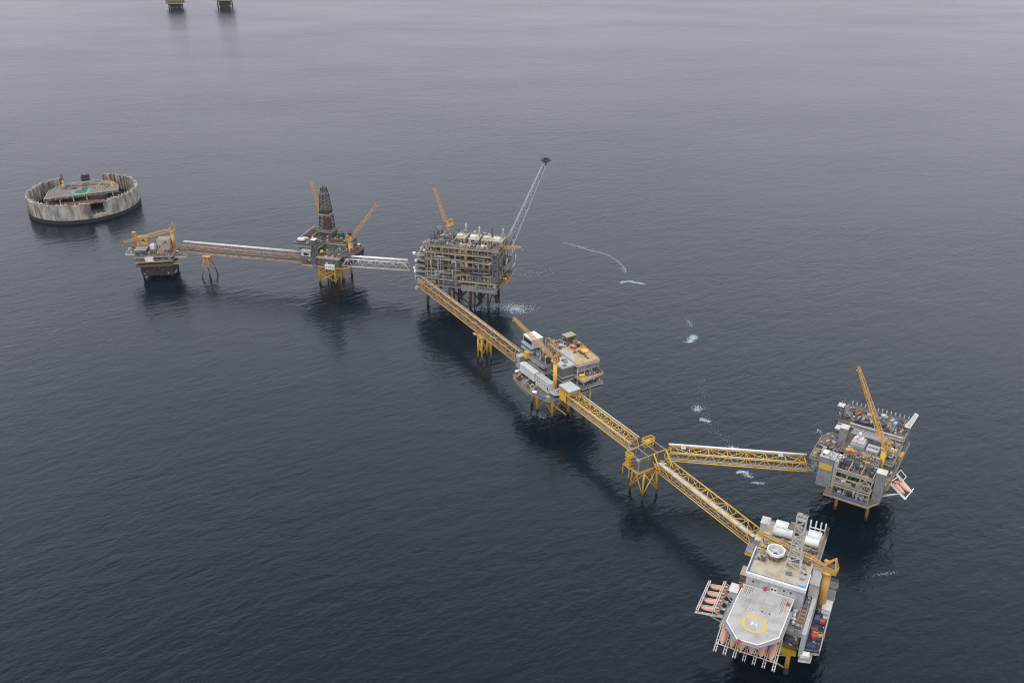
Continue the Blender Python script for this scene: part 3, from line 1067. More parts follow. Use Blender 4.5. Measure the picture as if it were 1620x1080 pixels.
scatter(rd, -4, 2.6, 45, 47, 62.31, 14, ['lgrey', 'offwhite'], 2.2, 1.2, 0.8, ['cabinet', 'skid'])
# the helideck
HO = [(-12.9, 28.6), (-13.6, 18), (-14.2, -4.6), (-5.7, -15.2), (5.2, -14.6), (14.2, -4.4), (15.1, 18), (15.6, 28.6)]
hd = MB().prism(HO, 49.1, 50).build('helideck', 'deckgrey', p7)


def inset(P, d):
    c = (sum(p[0] for p in P) / len(P), sum(p[1] for p in P) / len(P))
    out = []
    for p in P:
        L = math.hypot(p[0] - c[0], p[1] - c[1])
        out.append((p[0] + (c[0] - p[0]) * d / L, p[1] + (c[1] - p[1]) * d / L))
    return out


MB().ringpoly(inset(HO, 0.05), inset(HO, 0.75), 50.004, 50.012).build('edge_line', 'marking', hd)
nt = MB()
NO = [HO[i] for i in range(1, 7)]
outp = inset(HO, -1.9)
for i in range(1, 6):
    a, b, c_, d_ = HO[i], HO[i + 1], outp[i + 1], outp[i]
    for t in range(9):
        f = t / 8
        p = (a[0] + (b[0] - a[0]) * f, a[1] + (b[1] - a[1]) * f)
        q = (d_[0] + (c_[0] - d_[0]) * f, d_[1] + (c_[1] - d_[1]) * f)
        nt.beam((p[0], p[1], 49.3), (q[0], q[1], 49.6), 0.16)
    nt.beam((*d_, 49.6), (*c_, 49.6), 0.22)
    nt.face([len(nt.v), len(nt.v) + 1, len(nt.v) + 2, len(nt.v) + 3])
    nt.v += [(*a, 49.3), (*b, 49.3), (*c_, 49.55), (*d_, 49.55)]
nt.build('safety_net', 'grey', hd)
g = MB()
N = 40
g.ringpoly([(6.55 * cos(2 * pi * i / N), 6.55 * sin(2 * pi * i / N)) for i in range(N)], [(5.35 * cos(2 * pi * i / N), 5.35 * sin(2 * pi * i / N)) for i in range(N)], 50.004, 50.012)
g.build('landing_circle', 'ymark', hd)
MB().box(-1.55, -1.0, -1.5, 1.5, 50.004, 50.012).box(1.0, 1.55, -1.5, 1.5, 50.004, 50.012).box(-0.99, 0.99, -0.28, 0.28, 50.004, 50.012).build('letter_h', 'marking', hd)
# name markings across the approach side: dark and pale strokes
k = MB()
for x, w_, h_ in ((-6.6, 0.5, 1.2), (-5.2, 0.5, 1.2), (-3.6, 0.8, 1.2), (-2.0, 0.5, 1.2), (-9.6, 1.8, 0.35)):
    k.box(x, x + w_, 9.9, 9.9 + h_, 50.004, 50.012)
k.build('faded_lettering', 'grey', hd)
k = MB()
for x in (1.6, 5.6):
    k.prism([(x + 0.62 * cos(2 * pi * i / 10), 11 + 0.62 * sin(2 * pi * i / 10)) for i in range(10)], 50.004, 50.012)
k.build('dark_disc', 'dark', hd)
MB().box(2.9, 4.1, 10.2, 10.5, 50.004, 50.012).box(3.3, 3.7, 10.51, 11.9, 50.004, 50.012).build('symbol', 'dgrey', hd)
k = MB()
for x, y0, y1 in ((-11, 20.5, 27.5), (-10.3, 21, 28), (-9.2, 19.5, 27), (-8.2, 22, 28), (10.4, 13, 26), (11.2, 15, 27), (12.4, 16, 27.5), (9.5, 18, 27), (-7, 24, 28)):
    k.box(x, x + 0.22, y0, y1, 50.004, 50.012)
k.build('lashing_track', 'brown', hd)
MB().box(-12.6, 15, 17.6, 17.8, 50.004, 50.012).build('deck_joint', 'grey', hd)
RH = random.Random(77)
for i in range(5):
    x, y, a_ = RH.uniform(-9, 9), RH.uniform(-9, 24), RH.uniform(-0.5, 0.5) + pi / 2
    L = RH.uniform(2, 7)
    k = MB()
    b0_ = len(k.v)
    dx, dy = cos(a_), sin(a_)
    k.v += [(x - dy * 0.09, y + dx * 0.09, 50.003 + i * 0.0001), (x + dy * 0.09, y - dx * 0.09, 50.003 + i * 0.0001), (x + dx * L + dy * 0.1, y + dy * L - dx * 0.1, 50.003 + i * 0.0001), (x + dx * L - dy * 0.1, y + dy * L + dx * 0.1, 50.003 + i * 0.0001)]
    k.face([b0_, b0_ + 1, b0_ + 2, b0_ + 3])
    k.build('tyre_mark', 'brown', hd)
for i in range(6):
    MB().box(-13 + i * 4.7, -12.95 + i * 4.7, -3.5 if 0 < i < 5 else 2, 28.4, 50.001, 50.0025).build('plate_seam', 'stain', hd)
for x, y, mm in ((-13.6, 25.4, 'red'), (13.2, 22.2, 'red'), (-4.4, -16.0, 'red')):
    k = MB().cbox(x, y, 49.4 if y < 0 else 50.02, 2.0, 1.5, 1.1, 0.1)
    k.tube((x, y, 50.4), (x, y, 51.7), 0.3)
    k.tube((x, y, 51.5), (x + 0.4, y - 1.2, 51.9), 0.22)
    k.build('fire_monitor', mm, hd)
# white box and stair house left of the helideck
module(p7, -19, -14.4, 20.5, 27.5, 44, 48.6, 'offwhite', 0, 'offwhite', seed=4, name='equipment_room')
MB().beam((-16, 22, 44), (-12, 22, 38), 0.5).beam((-16, 26, 44), (-12, 26, 38), 0.5).build('bracket', 'grey', p7)
module(p7, -15.5, -12.2, 29.5, 37, 26.04, 55, 'brown', 1.2, 'beige', openings=6, seed=5, name='stair_house')
deck(p7, rect(-19, -12.2, 5, 22), 36, 'grey', 0.5, 'galv', 'grey', 0.8, name='embarkation_deck')
k = MB()
for y in (7, 12.6, 17.2):
    k.cbox(-17.2, y, 36.02, 1.6, 3.4, 1.4)
k.build('raft_locker', 'yellow', p7)
# machinery deck right of the helideck
deck(p7, [(15.4, 12), (23.6, 12), (26, 36), (15.6, 36)], 41.5, 'grey', 0.8, 'galv', 'grey', 1.0)
module(p7, 15.6, 22.8, 13, 28, 30.02, 40.6, 'dgrey', 2.0, openings=5, seed=6)
for i in range(4):
    y = 20.6 + i * 3.2
    k = MB().box(19.7, 22.9, y, y + 2.7, 41.52, 42.4)
    k.m = 1
    k.box(19.5, 19.8, y - 0.15, y + 2.85, 41.52, 43.2).box(22.8, 23.1, y - 0.15, y + 2.85, 41.52, 43.2).box(19.8, 22.8, y - 0.15, y + 0.1, 41.52, 43.2).box(19.8, 22.8, y + 2.6, y + 2.85, 41.52, 43.2)
    k.build('orange_rack', ['brown', 'salmon'], p7)
for i in range(4):
    gear(p7, R, 17.2, 20.8 + i * 3.3, 41.52, 2.6, 2.6, 2.4, 'drum', 'offwhite', 'lgrey')
scatter(p7, 15.8, 22.5, 12.6, 19.5, 41.52, 15, ['offwhite', 'lgrey', 'white', 'dgrey'], 2.6, 2.2, 0.9)
MB().box(23.7, 25.9, 12, 52, 26.04, 42.6).build('wind_wall', 'lgrey', p7)
scatter(p7, 20.6, 23.4, 37, 43, 41.5, 16, ['lgrey', 'brown', 'offwhite'], 2.8, 2.0, 0.9)
module(p7, 20.8, 25.6, 43, 58.5, 42.62, 51.6, 'offwhite', 0, 'lgrey', seed=7, name='deck_house')
module(p7, 20.5, 23.6, 30, 43, 26.05, 41.4, 'grey', 1.8, openings=5, seed=8)
# right hand container deck
deck(p7, [(26, 16.5), (34, 19), (34, 82), (26, 82)], 27, 'dark', 0.8, 'galv', 'lgrey', 1.4, name='laydown_deck')
deck(p7, [(24.6, 10.5), (30.6, 12.2), (30.6, 17), (24.6, 17)], 25.5, 'beige', 0.6, 'galv', 'offwhite', 1.0)
MB().box(33.6, 34.2, 19, 60, 27.01, 28.6).build('bumper', 'lgrey', p7)
k = MB()
for y in (22, 34, 46, 58, 70):
    k.beam((24, y, 18), (33, y, 25.6), 0.6)
k.build('deck_strut', 'yellow', p7)
module(p7, 29.4, 34, 49.5, 58, 27.02, 31.0, 'white', 0, 'offwhite', seed=9, name='deck_cabin')
module(p7, 29.6, 34, 59.5, 69.5, 27.02, 29.6, 'brown', 1.4, 'dgrey', seed=10, name='mud_pit')
k = MB().lathe([(3.3, 0), (3.3, 1.6), (2.9, 1.9), (1.2, 2.1), (1.1, 1.6)], 31.6, 75.5, 27.02, 20)
k.build('round_tank', 'dgrey', p7)
scatter(p7, 26.4, 33.4, 20, 48, 27.02, 117, ['navy', 'dark', 'dgrey', 'blue', 'brown', 'lgrey'], 3.6, 1.1, 0.5, ['skid', 'cabinet'])
scatter(p7, 20.4, 24.8, 60, 84, 27.02, 118, ['lgrey', 'brown', 'grey', 'oldyellow', 'dgrey'], 3.4, 5, 0.9)
scatter(p7, 29, 33.5, 78.5, 82, 27.02, 119, ['lgrey', 'dgrey', 'brown'], 2.6, 2.5, 0.9)
scatter(p7, 26.6, 29, 48, 54, 27.02, 17, ['lgrey', 'dgrey'], 2.5, 2.0, 0.8)
# rear process deck
module(p7, -12.5, 20, 53.6, 95, 26.04, 44.6, 'grey', 2.2, openings=30, seed=11)
deck(p7, rect(-13.5, 22, 53.5, 97), 46, 'beige', 0.8, 'galv', 'lgrey', 1.2)
scatter(p7, -12.5, 20, 62, 80, 46.02, 18, ['beige', 'lgrey', 'oldyellow', 'offwhite', 'brown', 'grey'], 4.4, 3.6, 0.9)
scatter(p7, 12, 21, 54, 62, 46.02, 19, ['oldyellow', 'beige', 'lgrey'], 4.0, 5, 0.9)
scatter(p7, -12.5, 4, 54, 61, 46.02, 20, ['lgrey', 'grey', 'brown'], 4.2, 4.5, 0.8)
module(p7, 0.4, 6, 88.5, 95.5, 46.03, 50.5, 'rust', 1.4, 'brown', seed=12, name='skid_house')
scatter(p7, -13, -9, 80, 84, 46.02, 21, ['offwhite', 'lgrey'], 3.5, 3, 0.9)
# landing of the yellow bridge
deck(p7, rect(-23, -13, 84, 100), 27, 'grey', 0.8, 'yellow', 'yellow', 1.4, name='bridge_landing')
k = MB()
k.cbox(-16, 90, 27.02, 5.5, 6.5, 9)
k.m = 1
k.cbox(-16, 90, 36.03, 6.0, 7.0, 0.5)
k.m = 2
k.cbox(-16.5, 91, 36.54, 3.4, 2.0, 1.6, 0.3)
k.build('landing_tower', ['beige', 'offwhite', 'yellow'], p7)
k = MB()
for y in (86, 98):
    k.beam((-13, y, 18), (-22, y, 25.6), 0.6)
k.build('landing_strut', 'yellow', p7)
module(p7, -17.5, -12.8, 92.5, 99.5, 37.5, 45.8, 'offwhite', 0, 'offwhite', seed=13, name='transformer_room')
stair(p7, -13, 98.5, 26, 46, 9)
# rear white goalpost rack
k = MB()
k.beam((11, 95.8, 50.5), (20.4, 95.8, 50.5), 0.7, 0.5)
for x in (11.2, 14.4, 17.4, 20.1):
    k.tube((x, 98.2, 40), (x, 98.2, 54), 0.45)
    k.beam((x, 95.8, 50.5), (x, 98.2, 50.5), 0.4)
k.build('vent_rack', 'offwhite', p7)
k = MB()
k.lattice((21.6, 94.5, 46), (21.6, 94.5, 54), 1.6, 1.6, 4, 0.14)
k.beam((21, 60, 47), (21, 94, 50), 0.9, 0.7)
k.build('pipe_gantry', 'brown', p7)
# left lifeboat station: gantry frames
k = MB()
for x, z in ((-34.0, 36.6), (-25.2, 39.6)):
    for o_ in (0, 1.1):
        k.beam((x + o_, 10.6, z), (x + o_, 37.2, z), 0.42, 0.5)
    for i in range(14):
        k.beam((x, 10.8 + i * 2, z), (x + 1.1, 11.8 + i * 2, z), 0.22)
for i in range(5):
    y = 11.2 + i * 6.3
    for o_ in (-0.5, 0.5):
        k.beam((-34.6, y + o_, 34.2), (-19, y + o_, 37.2), 0.34, 0.5)
    k.beam((-33.6, y, 34.2), (-33.6, y, 36.6), 0.4)
    k.beam((-24.8, y, 35.8), (-24.8, y, 39.6), 0.4)
    k.beam((-19, y, 36.8), (-25, y, 39.6), 0.35)
    k.beam((-12.2, y * 0.55 + 9, 27), (-27, y, 35.4), 0.5)
for y in (11.2, 24, 36.5):
    k.beam((-12.2, min(y, 27), 35.5), (-20, y, 36.6), 0.6)
k.build('lifeboat_gantry', 'offwhite', p7)
# front lifeboat station: seven paired launch rails
for i in range(7):
    x = -17.3 + i * 5.28
    k = MB()
    for o_ in (-0.62, 0.62):
        k.beam((x + o_, 7, 38.4), (x + o_, -9.2, 30.4), 0.42, 0.6)
    for j in range(9):
        f = (j + 0.5) / 9
        k.beam((x - 0.6, 7 - 16.2 * f, 38.4 - 8 * f), (x + 0.6, 7 - 16.2 * f, 38.4 - 8 * f), 0.25)
    k.beam((x, 6.2, 28), (x, -5, 32.2), 0.5)
    k.beam((x, 6.2, 38), (x, 6.2, 27), 0.5)
    k.build('launch_rail', 'offwhite', p7)
MB().beam((-18, -5.6, 33.2), (15.1, -5.6, 33.2), 0.4).beam((-18, 6.4, 38.4), (15.1, 6.4, 38.4), 0.6).build('rail_tie', 'offwhite', p7)
module(p7, -19, -12.1, 7, 20, 28, 35.2, 'dgrey', 1.6, openings=3, seed=14)

names = ['leftmost of the six orange lifeboats slung under the helideck front', 'second from the left of the six orange lifeboats under the helideck front',
         'third from the left of the six orange lifeboats under the helideck front', 'third from the right of the six orange lifeboats under the helideck front',
         'second from the right of the six orange lifeboats under the helideck front', 'rightmost of the six orange lifeboats, beside the yellow leg']
for i in range(6):
    x = -17.3 + (i + 0.5) * 5.28
    lifeboat(names[i], F7(x, 0.1, 34.2), A7 - pi / 2, radians(25), 'orange lifeboats under the helideck front')
names = ['nearest orange lifeboat in the white gantry left of the helideck', 'second nearest orange lifeboat in the white gantry left of the helideck',
         'third nearest orange lifeboat in the white gantry left of the helideck', 'farthest orange lifeboat in the white gantry left of the helideck']
for i in range(4):
    lifeboat(names[i], F7(-26.5, 14.4 + i * 6.3, 35.6), A7 + pi, radians(11), 'orange lifeboats in the left gantry')

# telecom tower
t = thing('telecom_tower', 'grey steel lattice telecom tower on the roof of the near platform', 'tower', F7(10.2, 47.5, 57.7), A7)
k = MB()
k.lattice((0, 0, 0), (0, 0, 8), 8.6, 6.2, 2, 0.3, 0.2, up=(0, 1, 0))
k.lattice((0, 0, 8), (0, 0, 33), 6.2, 4.8, 6, 0.26, 0.16, up=(0, 1, 0))
k.tube((0.5, 0.5, 0), (0.5, 0.5, 33), 0.25)
k.build('lattice', 'offwhite', t)
for z in (14, 25):
    k = MB().cbox(0, 0, z, 3.0, 5.2, 0.2)
    k.rail([(-2.7, -2.7, z + 0.2), (2.7, -2.7, z + 0.2), (2.7, 2.7, z + 0.2), (-2.7, 2.7, z + 0.2)])
    k.build('platform', 'grey', t)
MB().cbox(0, 0, 33, 5.8, 5.2, 0.3).rail([(-2.9, -2.6, 33.3), (2.9, -2.6, 33.3), (2.9, 2.6, 33.3), (-2.9, 2.6, 33.3)]).build('top_platform', 'lgrey', t)
MB().cbox(-1.2, 0.2, 33.31, 2.2, 2.6, 2.0).cbox(1.4, 0, 33.31, 1.8, 2.2, 1.4).build('aerial_cabinet', 'beige', t)
k = MB()
for x, y, h_ in ((-2.4, -2, 3), (2.4, 2, 4), (-0.2, -1.8, 2.6), (2.6, -2.2, 3.2)):
    k.tube((x, y, 33.3), (x, y, 33.3 + h_), 0.08, n=5)
k.build('whip_aerial', 'galv', t)
for x, y, z, r_ in ((-2.8, -3.0, 6, 1.0), (0.6, -3.4, 15.5, 1.0), (1.2, -3.2, 13.2, 0.6), (-1.5, -3.0, 22, 0.7)):
    k = MB().lathe([(0.1, 0.0), (r_ * 0.7, 0.15), (r_, 0.45), (r_ * 0.95, 0.5), (r_ * 0.6, 0.3), (0.1, 0.2)], 0, 0, 0, 12, 'x', -pi / 2)
    o = k.build('dish', 'white', t)
    o.location = (x, y, z)

# four white storage cylinders on the rear deck
for lb, x, y, L in (('long white cylinder tank, front left of the pair behind the telecom tower', -2.6, 84.4, 11.4), ('shorter white cylinder tank, rear left by the rusty skid house', -4.4, 90.8, 7.4),
                    ('white cylinder tank, front right under the telecom tower', 15, 83.2, 8.0), ('white cylinder tank, rear right beside the vent rack', 15.4, 90.0, 7.6)):
    t = thing('storage_tank', lb, 'tank', F7(x, y, 46), A7, 'white tanks on the near platform')
    MB().lathe([(0.3, -L / 2 - 0.15), (2.7, -L / 2 - 0.1), (2.95, -L / 2 + 0.1), (2.95, L / 2 - 0.1), (2.7, L / 2 + 0.1), (0.3, L / 2 + 0.15)], 0, 0, 3.4, 24, 'x').build('shell', 'white', t)
    MB().cbox(-L * 0.3, 0, 0, 0.6, 4.6, 1.6).cbox(L * 0.3, 0, 0, 0.6, 4.6, 1.6).build('saddle', 'grey', t)
    MB().tube((0, 0, 6.2), (0, 0, 6.9), 0.4).beam((-L * 0.4, 0, 6.45), (L * 0.4, 0, 6.45), 0.5, 0.1).build('manway', 'lgrey', t)

crane('yellow pedestal crane beside the telecom tower, boom laid across the roof', F7(28.3, 54.6, 27), 55, (144.4, 434.5, 61.6), 2.3, 'oldyellow', 'oldyellow', frame=10, w0=2.6, w1=1.5, n=12)

for lb, x, y, rz, L, W_, H_, mm, op in (
        ('blue open basket at the near end of the laydown deck', 29.6, 21.3, 0.0, 6.0, 2.3, 1.5, 'blue', True),
        ('navy open basket right of the blue baskets near the deck end', 32.6, 22.6, pi / 2, 5.0, 1.9, 1.6, 'navy', True),
        ('second blue basket, lying behind the near end one', 30.6, 24.4, 0.1, 5.6, 2.1, 1.4, 'blue', True),
        ('red freight box beside the cream tote tanks', 29.2, 28.2, 0.5, 2.8, 2.4, 2.6, 'red', False),
        ('maroon flat box in the middle of the laydown deck', 28.4, 34.6, 0.2, 3.6, 2.6, 1.4, 'rust', False),
        ('red freight box among blue baskets near the white cabin', 31.2, 41.6, 0.3, 2.4, 2.3, 2.6, 'red', False),
        ('blue freight box left of the red one by the white cabin', 28.2, 43.2, pi / 2, 3.4, 2.3, 2.2, 'blue', False),
        ('navy open basket behind the blue box by the wall', 28.4, 47.0, 0.1, 4.0, 2.2, 1.6, 'navy', True),
        ('pale grey freight box right of the red one by the white cabin', 32.4, 45.6, 0.2, 2.6, 2.2, 2.2, 'lgrey', False),
        ('blue open basket on the edge below the white cabin', 31.4, 37.6, pi / 2, 4.2, 2.0, 1.3, 'navy', True),
        ('white freight box on the low front corner landing', 27.2, 13.6, 0.15, 4.4, 3.2, 2.6, 'white', False)):
    container(lb, F7(x, y, 25.52 if y < 17 else 27.02), A7 + rz, L, W_, H_, mm, op)
tote_tank('cream tote tank in a red frame on the laydown deck', F7(29.4, 31.0, 27.02), A7, 2.6, 1.1, 'beige')
tote_tank('peach tote tank at the outer edge of the laydown deck', F7(32.4, 30.4, 27.02), A7 + 0.3, 2.6, 1.1, 'salmon', 'oldyellow')


# ================================================================== bridges and their supports
truss_bridge('longest bright yellow truss bridge, from the junction tower to the near helideck platform', (107.0, 550.0), (156.6, 467.4), 25.2, 10.5, 7.0, 11, 'yellow', 'N', 4.5, 'lgrey',
             ('lgrey', 'brown', 'offwhite', 'brown', 'lgrey', 'salmon'), top_pipe=None, cover=(-3.6, -1.4, 5.6), cover_m='offwhite', seed=71, side=-1, r=0.44, rd=0.22, stations=())
truss_bridge('yellow truss bridge carrying a long white pipe, leading to the right hand platform', (111.5, 563.5), (213.2, 549.4), 25.2, 8.0, 7.6, 8, 'yellow', 'W', 4, 'lgrey',
             ('brown', 'lgrey', 'brown', 'offwhite'), top_pipe=[(4.3, 0.85, 'white')], seed=72, side=1, r=0.45, rd=0.26, stations=(13, 82))
truss_bridge('yellow truss bridge between the middle platform and the junction tower', (43.0, 650.2), (90.6, 574.3), 25.2, 8.2, 6.8, 13, 'yellow', 'N', 2, 'lgrey',
             ('brown', 'beige', 'brown', 'salmon'), top_pipe=[(5.2, 0.55, 'offwhite')], cover=(-3.4, -1.0, 4.2), cover_m='beige', seed=73, r=0.42)
truss_bridge('faded yellow truss bridge from the flare platform to the middle platform', (-94.0, 873.6), (7.0, 709.3), 25.2, 8.4, 7.4, 22, 'oldyellow', 'N', 3, 'brown',
             ('dark', 'oldyellow', 'dark', 'brown'), top_pipe=[(1.0, 0.55, 'offwhite')], seed=74, r=0.55, rd=0.27)
truss_bridge('short white truss bridge between the drilling platform and the flare platform', (-181.5, 926.0), (-108.0, 913.0), 25.2, 8.0, 8.2, 6, 'offwhite', 'W', 5, 'lgrey',
             ('lgrey', 'offwhite', 'brown'), top_pipe=[(1.5, 0.8, 'white'), (3.2, 0.8, 'offwhite')], cover=(-3.2, 1.0, 7.4), cover_m='grey', seed=75, r=0.55, rd=0.36)
truss_bridge('long pale pink truss bridge from the far left platform to the drilling platform', (-368.5, 965.6), (-226.5, 934.0), 25.2, 8.2, 8.6, 20, 'salmon', 'N', 4, 'beige',
             ('dark', 'salmon', 'brown'), top_pipe=[(2.4, 0.9, 'offwhite'), (4.3, 0.9, 'offwhite')], seed=76, r=0.5, rd=0.24)

# yellow housing with a white roof where the bridge leaves the middle platform
FB = Frame(43.0, 650.2, -57.9)
t = thing('bridge_portal', 'yellow portal house with a pale flat roof at the head of the yellow bridge', 'portal', FB(0, 0), FB.a)
k = MB()
for y in (-4.9, 4.9):
    k.box(-1.5, 8.5, y - 0.12, y + 0.12, 24.5, 31.0) if y < 0 else None
for x in (-1, 3.5, 8, 12.2):
    for y in (-4.8, 5.6):
        k.beam((x, y, 31.5), (x, y, 36.4), 0.5)
for y in (-4.8, 5.6):
    k.beam((-1, y, 32.2), (12.2, y, 32.2), 0.6)
    k.beam((-1, y, 36.2), (12.2, y, 36.2), 0.5)
    for x in (-1, 3.5, 8):
        k.beam((x, y, 32.2), (x + 4.2, y, 36.2), 0.3)
k.build('portal_frame', 'yellow', t)
MB().box(-0.6, 11.8, -4.3, 5.0, 32.6, 35.8).build('inner_housing', 'oldyellow', t)
MB().box(-1.8, 12.9, -5.4, 6.2, 36.5, 37.0).build('roof', 'lgrey', t)

# junction tower
FT = Frame(96.3, 556.0, 32)
t = thing('junction_tower', 'yellow four legged tower with a grey box where three bridges meet', 'bridge tower', FT(0, 0), FT.a, None)
jacket(t, [(-5.6, -6.2), (5.6, -6.2), (5.6, 5.6), (-5.6, 5.6)], [(0, 1), (1, 2), (2, 3), (3, 0)], 25, 0.75, 'yellow', (4, 22), 0.42, 1.22)
deck(t, rect(-12, 13, -7, 8), 26, 'grey', 0.8, None, 'yellow', 1.4)
MB().box(-11.8, 1.4, -6.8, -6.4, 25.2, 34.6).build('side_wall', 'olive', t)
MB().box(-11.8, -11.4, -6.39, 5.5, 25.2, 33.0).build('side_wall', 'olive', t)
MB().box(1.41, 12.8, -5.4, -5.0, 27.8, 36.0).box(12.4, 12.8, -4.99, 6, 27.8, 36.0).build('front_wall', 'brown', t)
k = MB()
for x in (-11.6, -3.2, 5, 12.6):
    for y in (-6.6, 7):
        k.beam((x, y, 26), (x, y, 36.4), 0.45)
    k.beam((x, -6.6, 36.4), (x, 7, 36.4), 0.4)
for y in (-6.6, 7):
    k.beam((-11.6, y, 36.4), (12.6, y, 36.4), 0.5)
k.build('roof_frame', 'beige', t)
MB().box(-11, 12.2, -4.8, 6.4, 29.8, 30.1).build('inner_deck', 'dark', t)
scatter(t, -10, 12, -4, 6, 30.12, 61, ['brown', 'lgrey', 'grey'], 4.2, 2.2, 0.7, ['frame', 'skid', 'manifold'])
k = MB()
for z in (33.5, 36.2, 38.6):
    k.rail([(4, 5.5, z), (12.6, 5.5, z), (12.6, 10, z), (4, 10, z)], 1.2, 2.4, 0.22)
k.box(6, 11, 7.4, 9.6, 34, 37)
k.build('winch_house', 'yellow', t)
k = MB()
k.cbox(-12.8, 2.5, 26.6, 1.6, 2.6, 8.6)
for z in (28, 31, 34, 36):
    k.rail([(-14.8, 0, z), (-11, 0, z), (-11, 5, z), (-14.8, 5, z)], 1.3, 1.8, 0.24)
k.build('stair_tower', 'yellow', t)
k = MB()
for x, y in ((-15.4, -1), (-15.4, 6), (-12.6, -6.9)):
    k.beam((x, y, 19), (x, y, 27), 0.45)
k.beam((-15.4, -1, 26.8), (-15.4, 6, 26.8), 0.4).beam((-15.4, 6, 26.8), (-11, 6, 26.8), 0.4).beam((-15.4, -1, 26.8), (-11, -1, 26.8), 0.4)
k.build('fender_post', 'yellow', t)
k = MB()
for x in (1.6, 12.6):
    k.beam((x, -6.6, 36.8), (x + (0.4 if x > 5 else -0.4), -15.5, 26), 0.65)
k.beam((1.6, -6.6, 30), (1.4, -12, 26), 0.4)
k.build('portal_strut', 'yellow', t)
k = MB()
for i in range(5):
    k.path([(3.2 + i * 1.6, -5.6, 27.2), (3.2 + i * 1.6, -8.2, 27.6 + (i % 2)), (3.2 + i * 1.6, -12.5, 27.4 + (i % 2))], 0.42, 8)
k.build('pipe_bundle', 'offwhite', t)

# two legged looking support under the faded yellow bridge
FS = Frame(-25.6, 760.5, -58.4)
t = thing('bridge_support', 'pale yellow braced support standing under the faded yellow bridge', 'bridge support', FS(0, 0), FS.a, 'bridge supports')
jacket(t, [(-3.4, -4.6), (3.4, -4.6), (3.4, 4.6), (-3.4, 4.6)], [(0, 1), (1, 2), (2, 3), (3, 0)], 24, 0.75, 'yellow', (6, 22), 0.32, 1.08, wet=3)
MB().box(-5.4, 5.4, -5.6, 5.6, 23.4, 24.6).build('bearing_deck', 'oldyellow', t)
k = MB()
k.cbox(-5.2, -6.6, 24.6, 4, 2.2, 1.4).rail([(-7.4, -8, 24.6), (-3, -8, 24.6), (-3, -5.7, 24.6), (-7.4, -5.7, 24.6)], 1.2, 1.5, 0.16)
k.build('access_stage', 'oldyellow', t)
# pylon under the pink bridge
FP = Frame(-336.8, 953.5, -12.5)
t = thing('bridge_support', 'slender pinkish pylon standing under the left end of the pale pink bridge', 'bridge support', FP(0, 0), FP.a, 'bridge supports')
jacket(t, [(-2.2, -3.2), (2.2, -3.2), (2.2, 3.2), (-2.2, 3.2)], [(0, 1), (1, 2), (2, 3), (3, 0)], 24, 0.6, 'salmon', (5, 14, 23), 0.3, 2.4)
MB().box(-4.2, 5.2, -4.6, 4.6, 23.6, 24.7).build('bearing_deck', 'oldyellow', t)


# ================================================================== the right hand platform
F6 = Frame(219.0, 519.6, -33)
A6 = F6.a
p6 = thing('oil_platform', 'right hand grey platform with two dark stair towers and a raised yellow crane', 'oil platform', F6(0, 0), A6, 'oil platforms of the field')
jacket(p6, [(2, 21), (23, 21), (23, 42), (2, 42), (2, 66), (23, 66)], [(0, 1), (1, 2), (2, 3), (3, 0), (3, 4), (4, 5), (5, 2)], 24, 1.1, 'oldyellow', (8, 24), 0.4, batter=1.03, wet=2.5, bm='rust')
deck(p6, [(0, 0), (25, 0), (31, 10), (31, 84), (-14, 84), (-14, 58), (-4, 30), (0, 8)], 25.5, 'brown', 0.8, 'galv', 'beige', 1.6)
# front face: open bays on three levels behind white columns
k = MB()
for x in (0.2, 8.4, 16.8, 24.8):
    k.beam((x, 1.2, 25.5), (x, 1.2, 46.8), 0.45)
    k.beam((x, 14, 25.5), (x, 14, 46.8), 0.5)
for z in (32.6, 39.8, 46.4):
    k.beam((0, 1.2, z), (25, 1.2, z), 0.6, 0.8)
    for x in (0.2, 8.4, 16.8, 24.8):
        k.beam((x, 1.2, z), (x, 14, z), 0.45)
for x0, x1 in ((16.8, 24.8),):
    k.beam((x0, 1.2, 39.8), (x1, 1.2, 46.4), 0.45)
    k.beam((x0, 1.2, 46.4), (x1, 1.2, 39.8), 0.45)
k.build('front_frame', 'beige', p6)
module(p6, 0.5, 24.6, 14.4, 30, 25.52, 46.9, 'dgrey', 2.0, openings=16, seed=21)
deck(p6, rect(0.6, 24.5, 4.5, 14.2), 32.9, 'tan', 0.5, 'galv', 'lgrey', 0.6)
deck(p6, rect(0.6, 24.5, 8.5, 14.2), 40.1, 'beige', 0.5, 'galv', 'lgrey', 0.6)
scatter(p6, 1, 24.4, 2.2, 14, 25.52, 22, ['beige', 'tan', 'lgrey', 'blue', 'grey', 'offwhite', 'dark'], 2.9, 3.5, 0.95)
scatter(p6, 1, 24, 5, 14, 32.92, 23, ['lgrey', 'beige', 'offwhite', 'tan', 'grey', 'dark'], 2.9, 4.2, 0.95)
scatter(p6, 1, 24, 9, 14, 40.12, 24, ['lgrey', 'grey', 'brown', 'beige', 'rust', 'dark'], 2.9, 4.5, 0.95)
k = MB()
for i in range(6):
    k.cbox(3 + i * 3.5, 1.0, 25.53, 3.0, 1.3, 1.0)
k.build('stowage_bin', 'blue', p6)
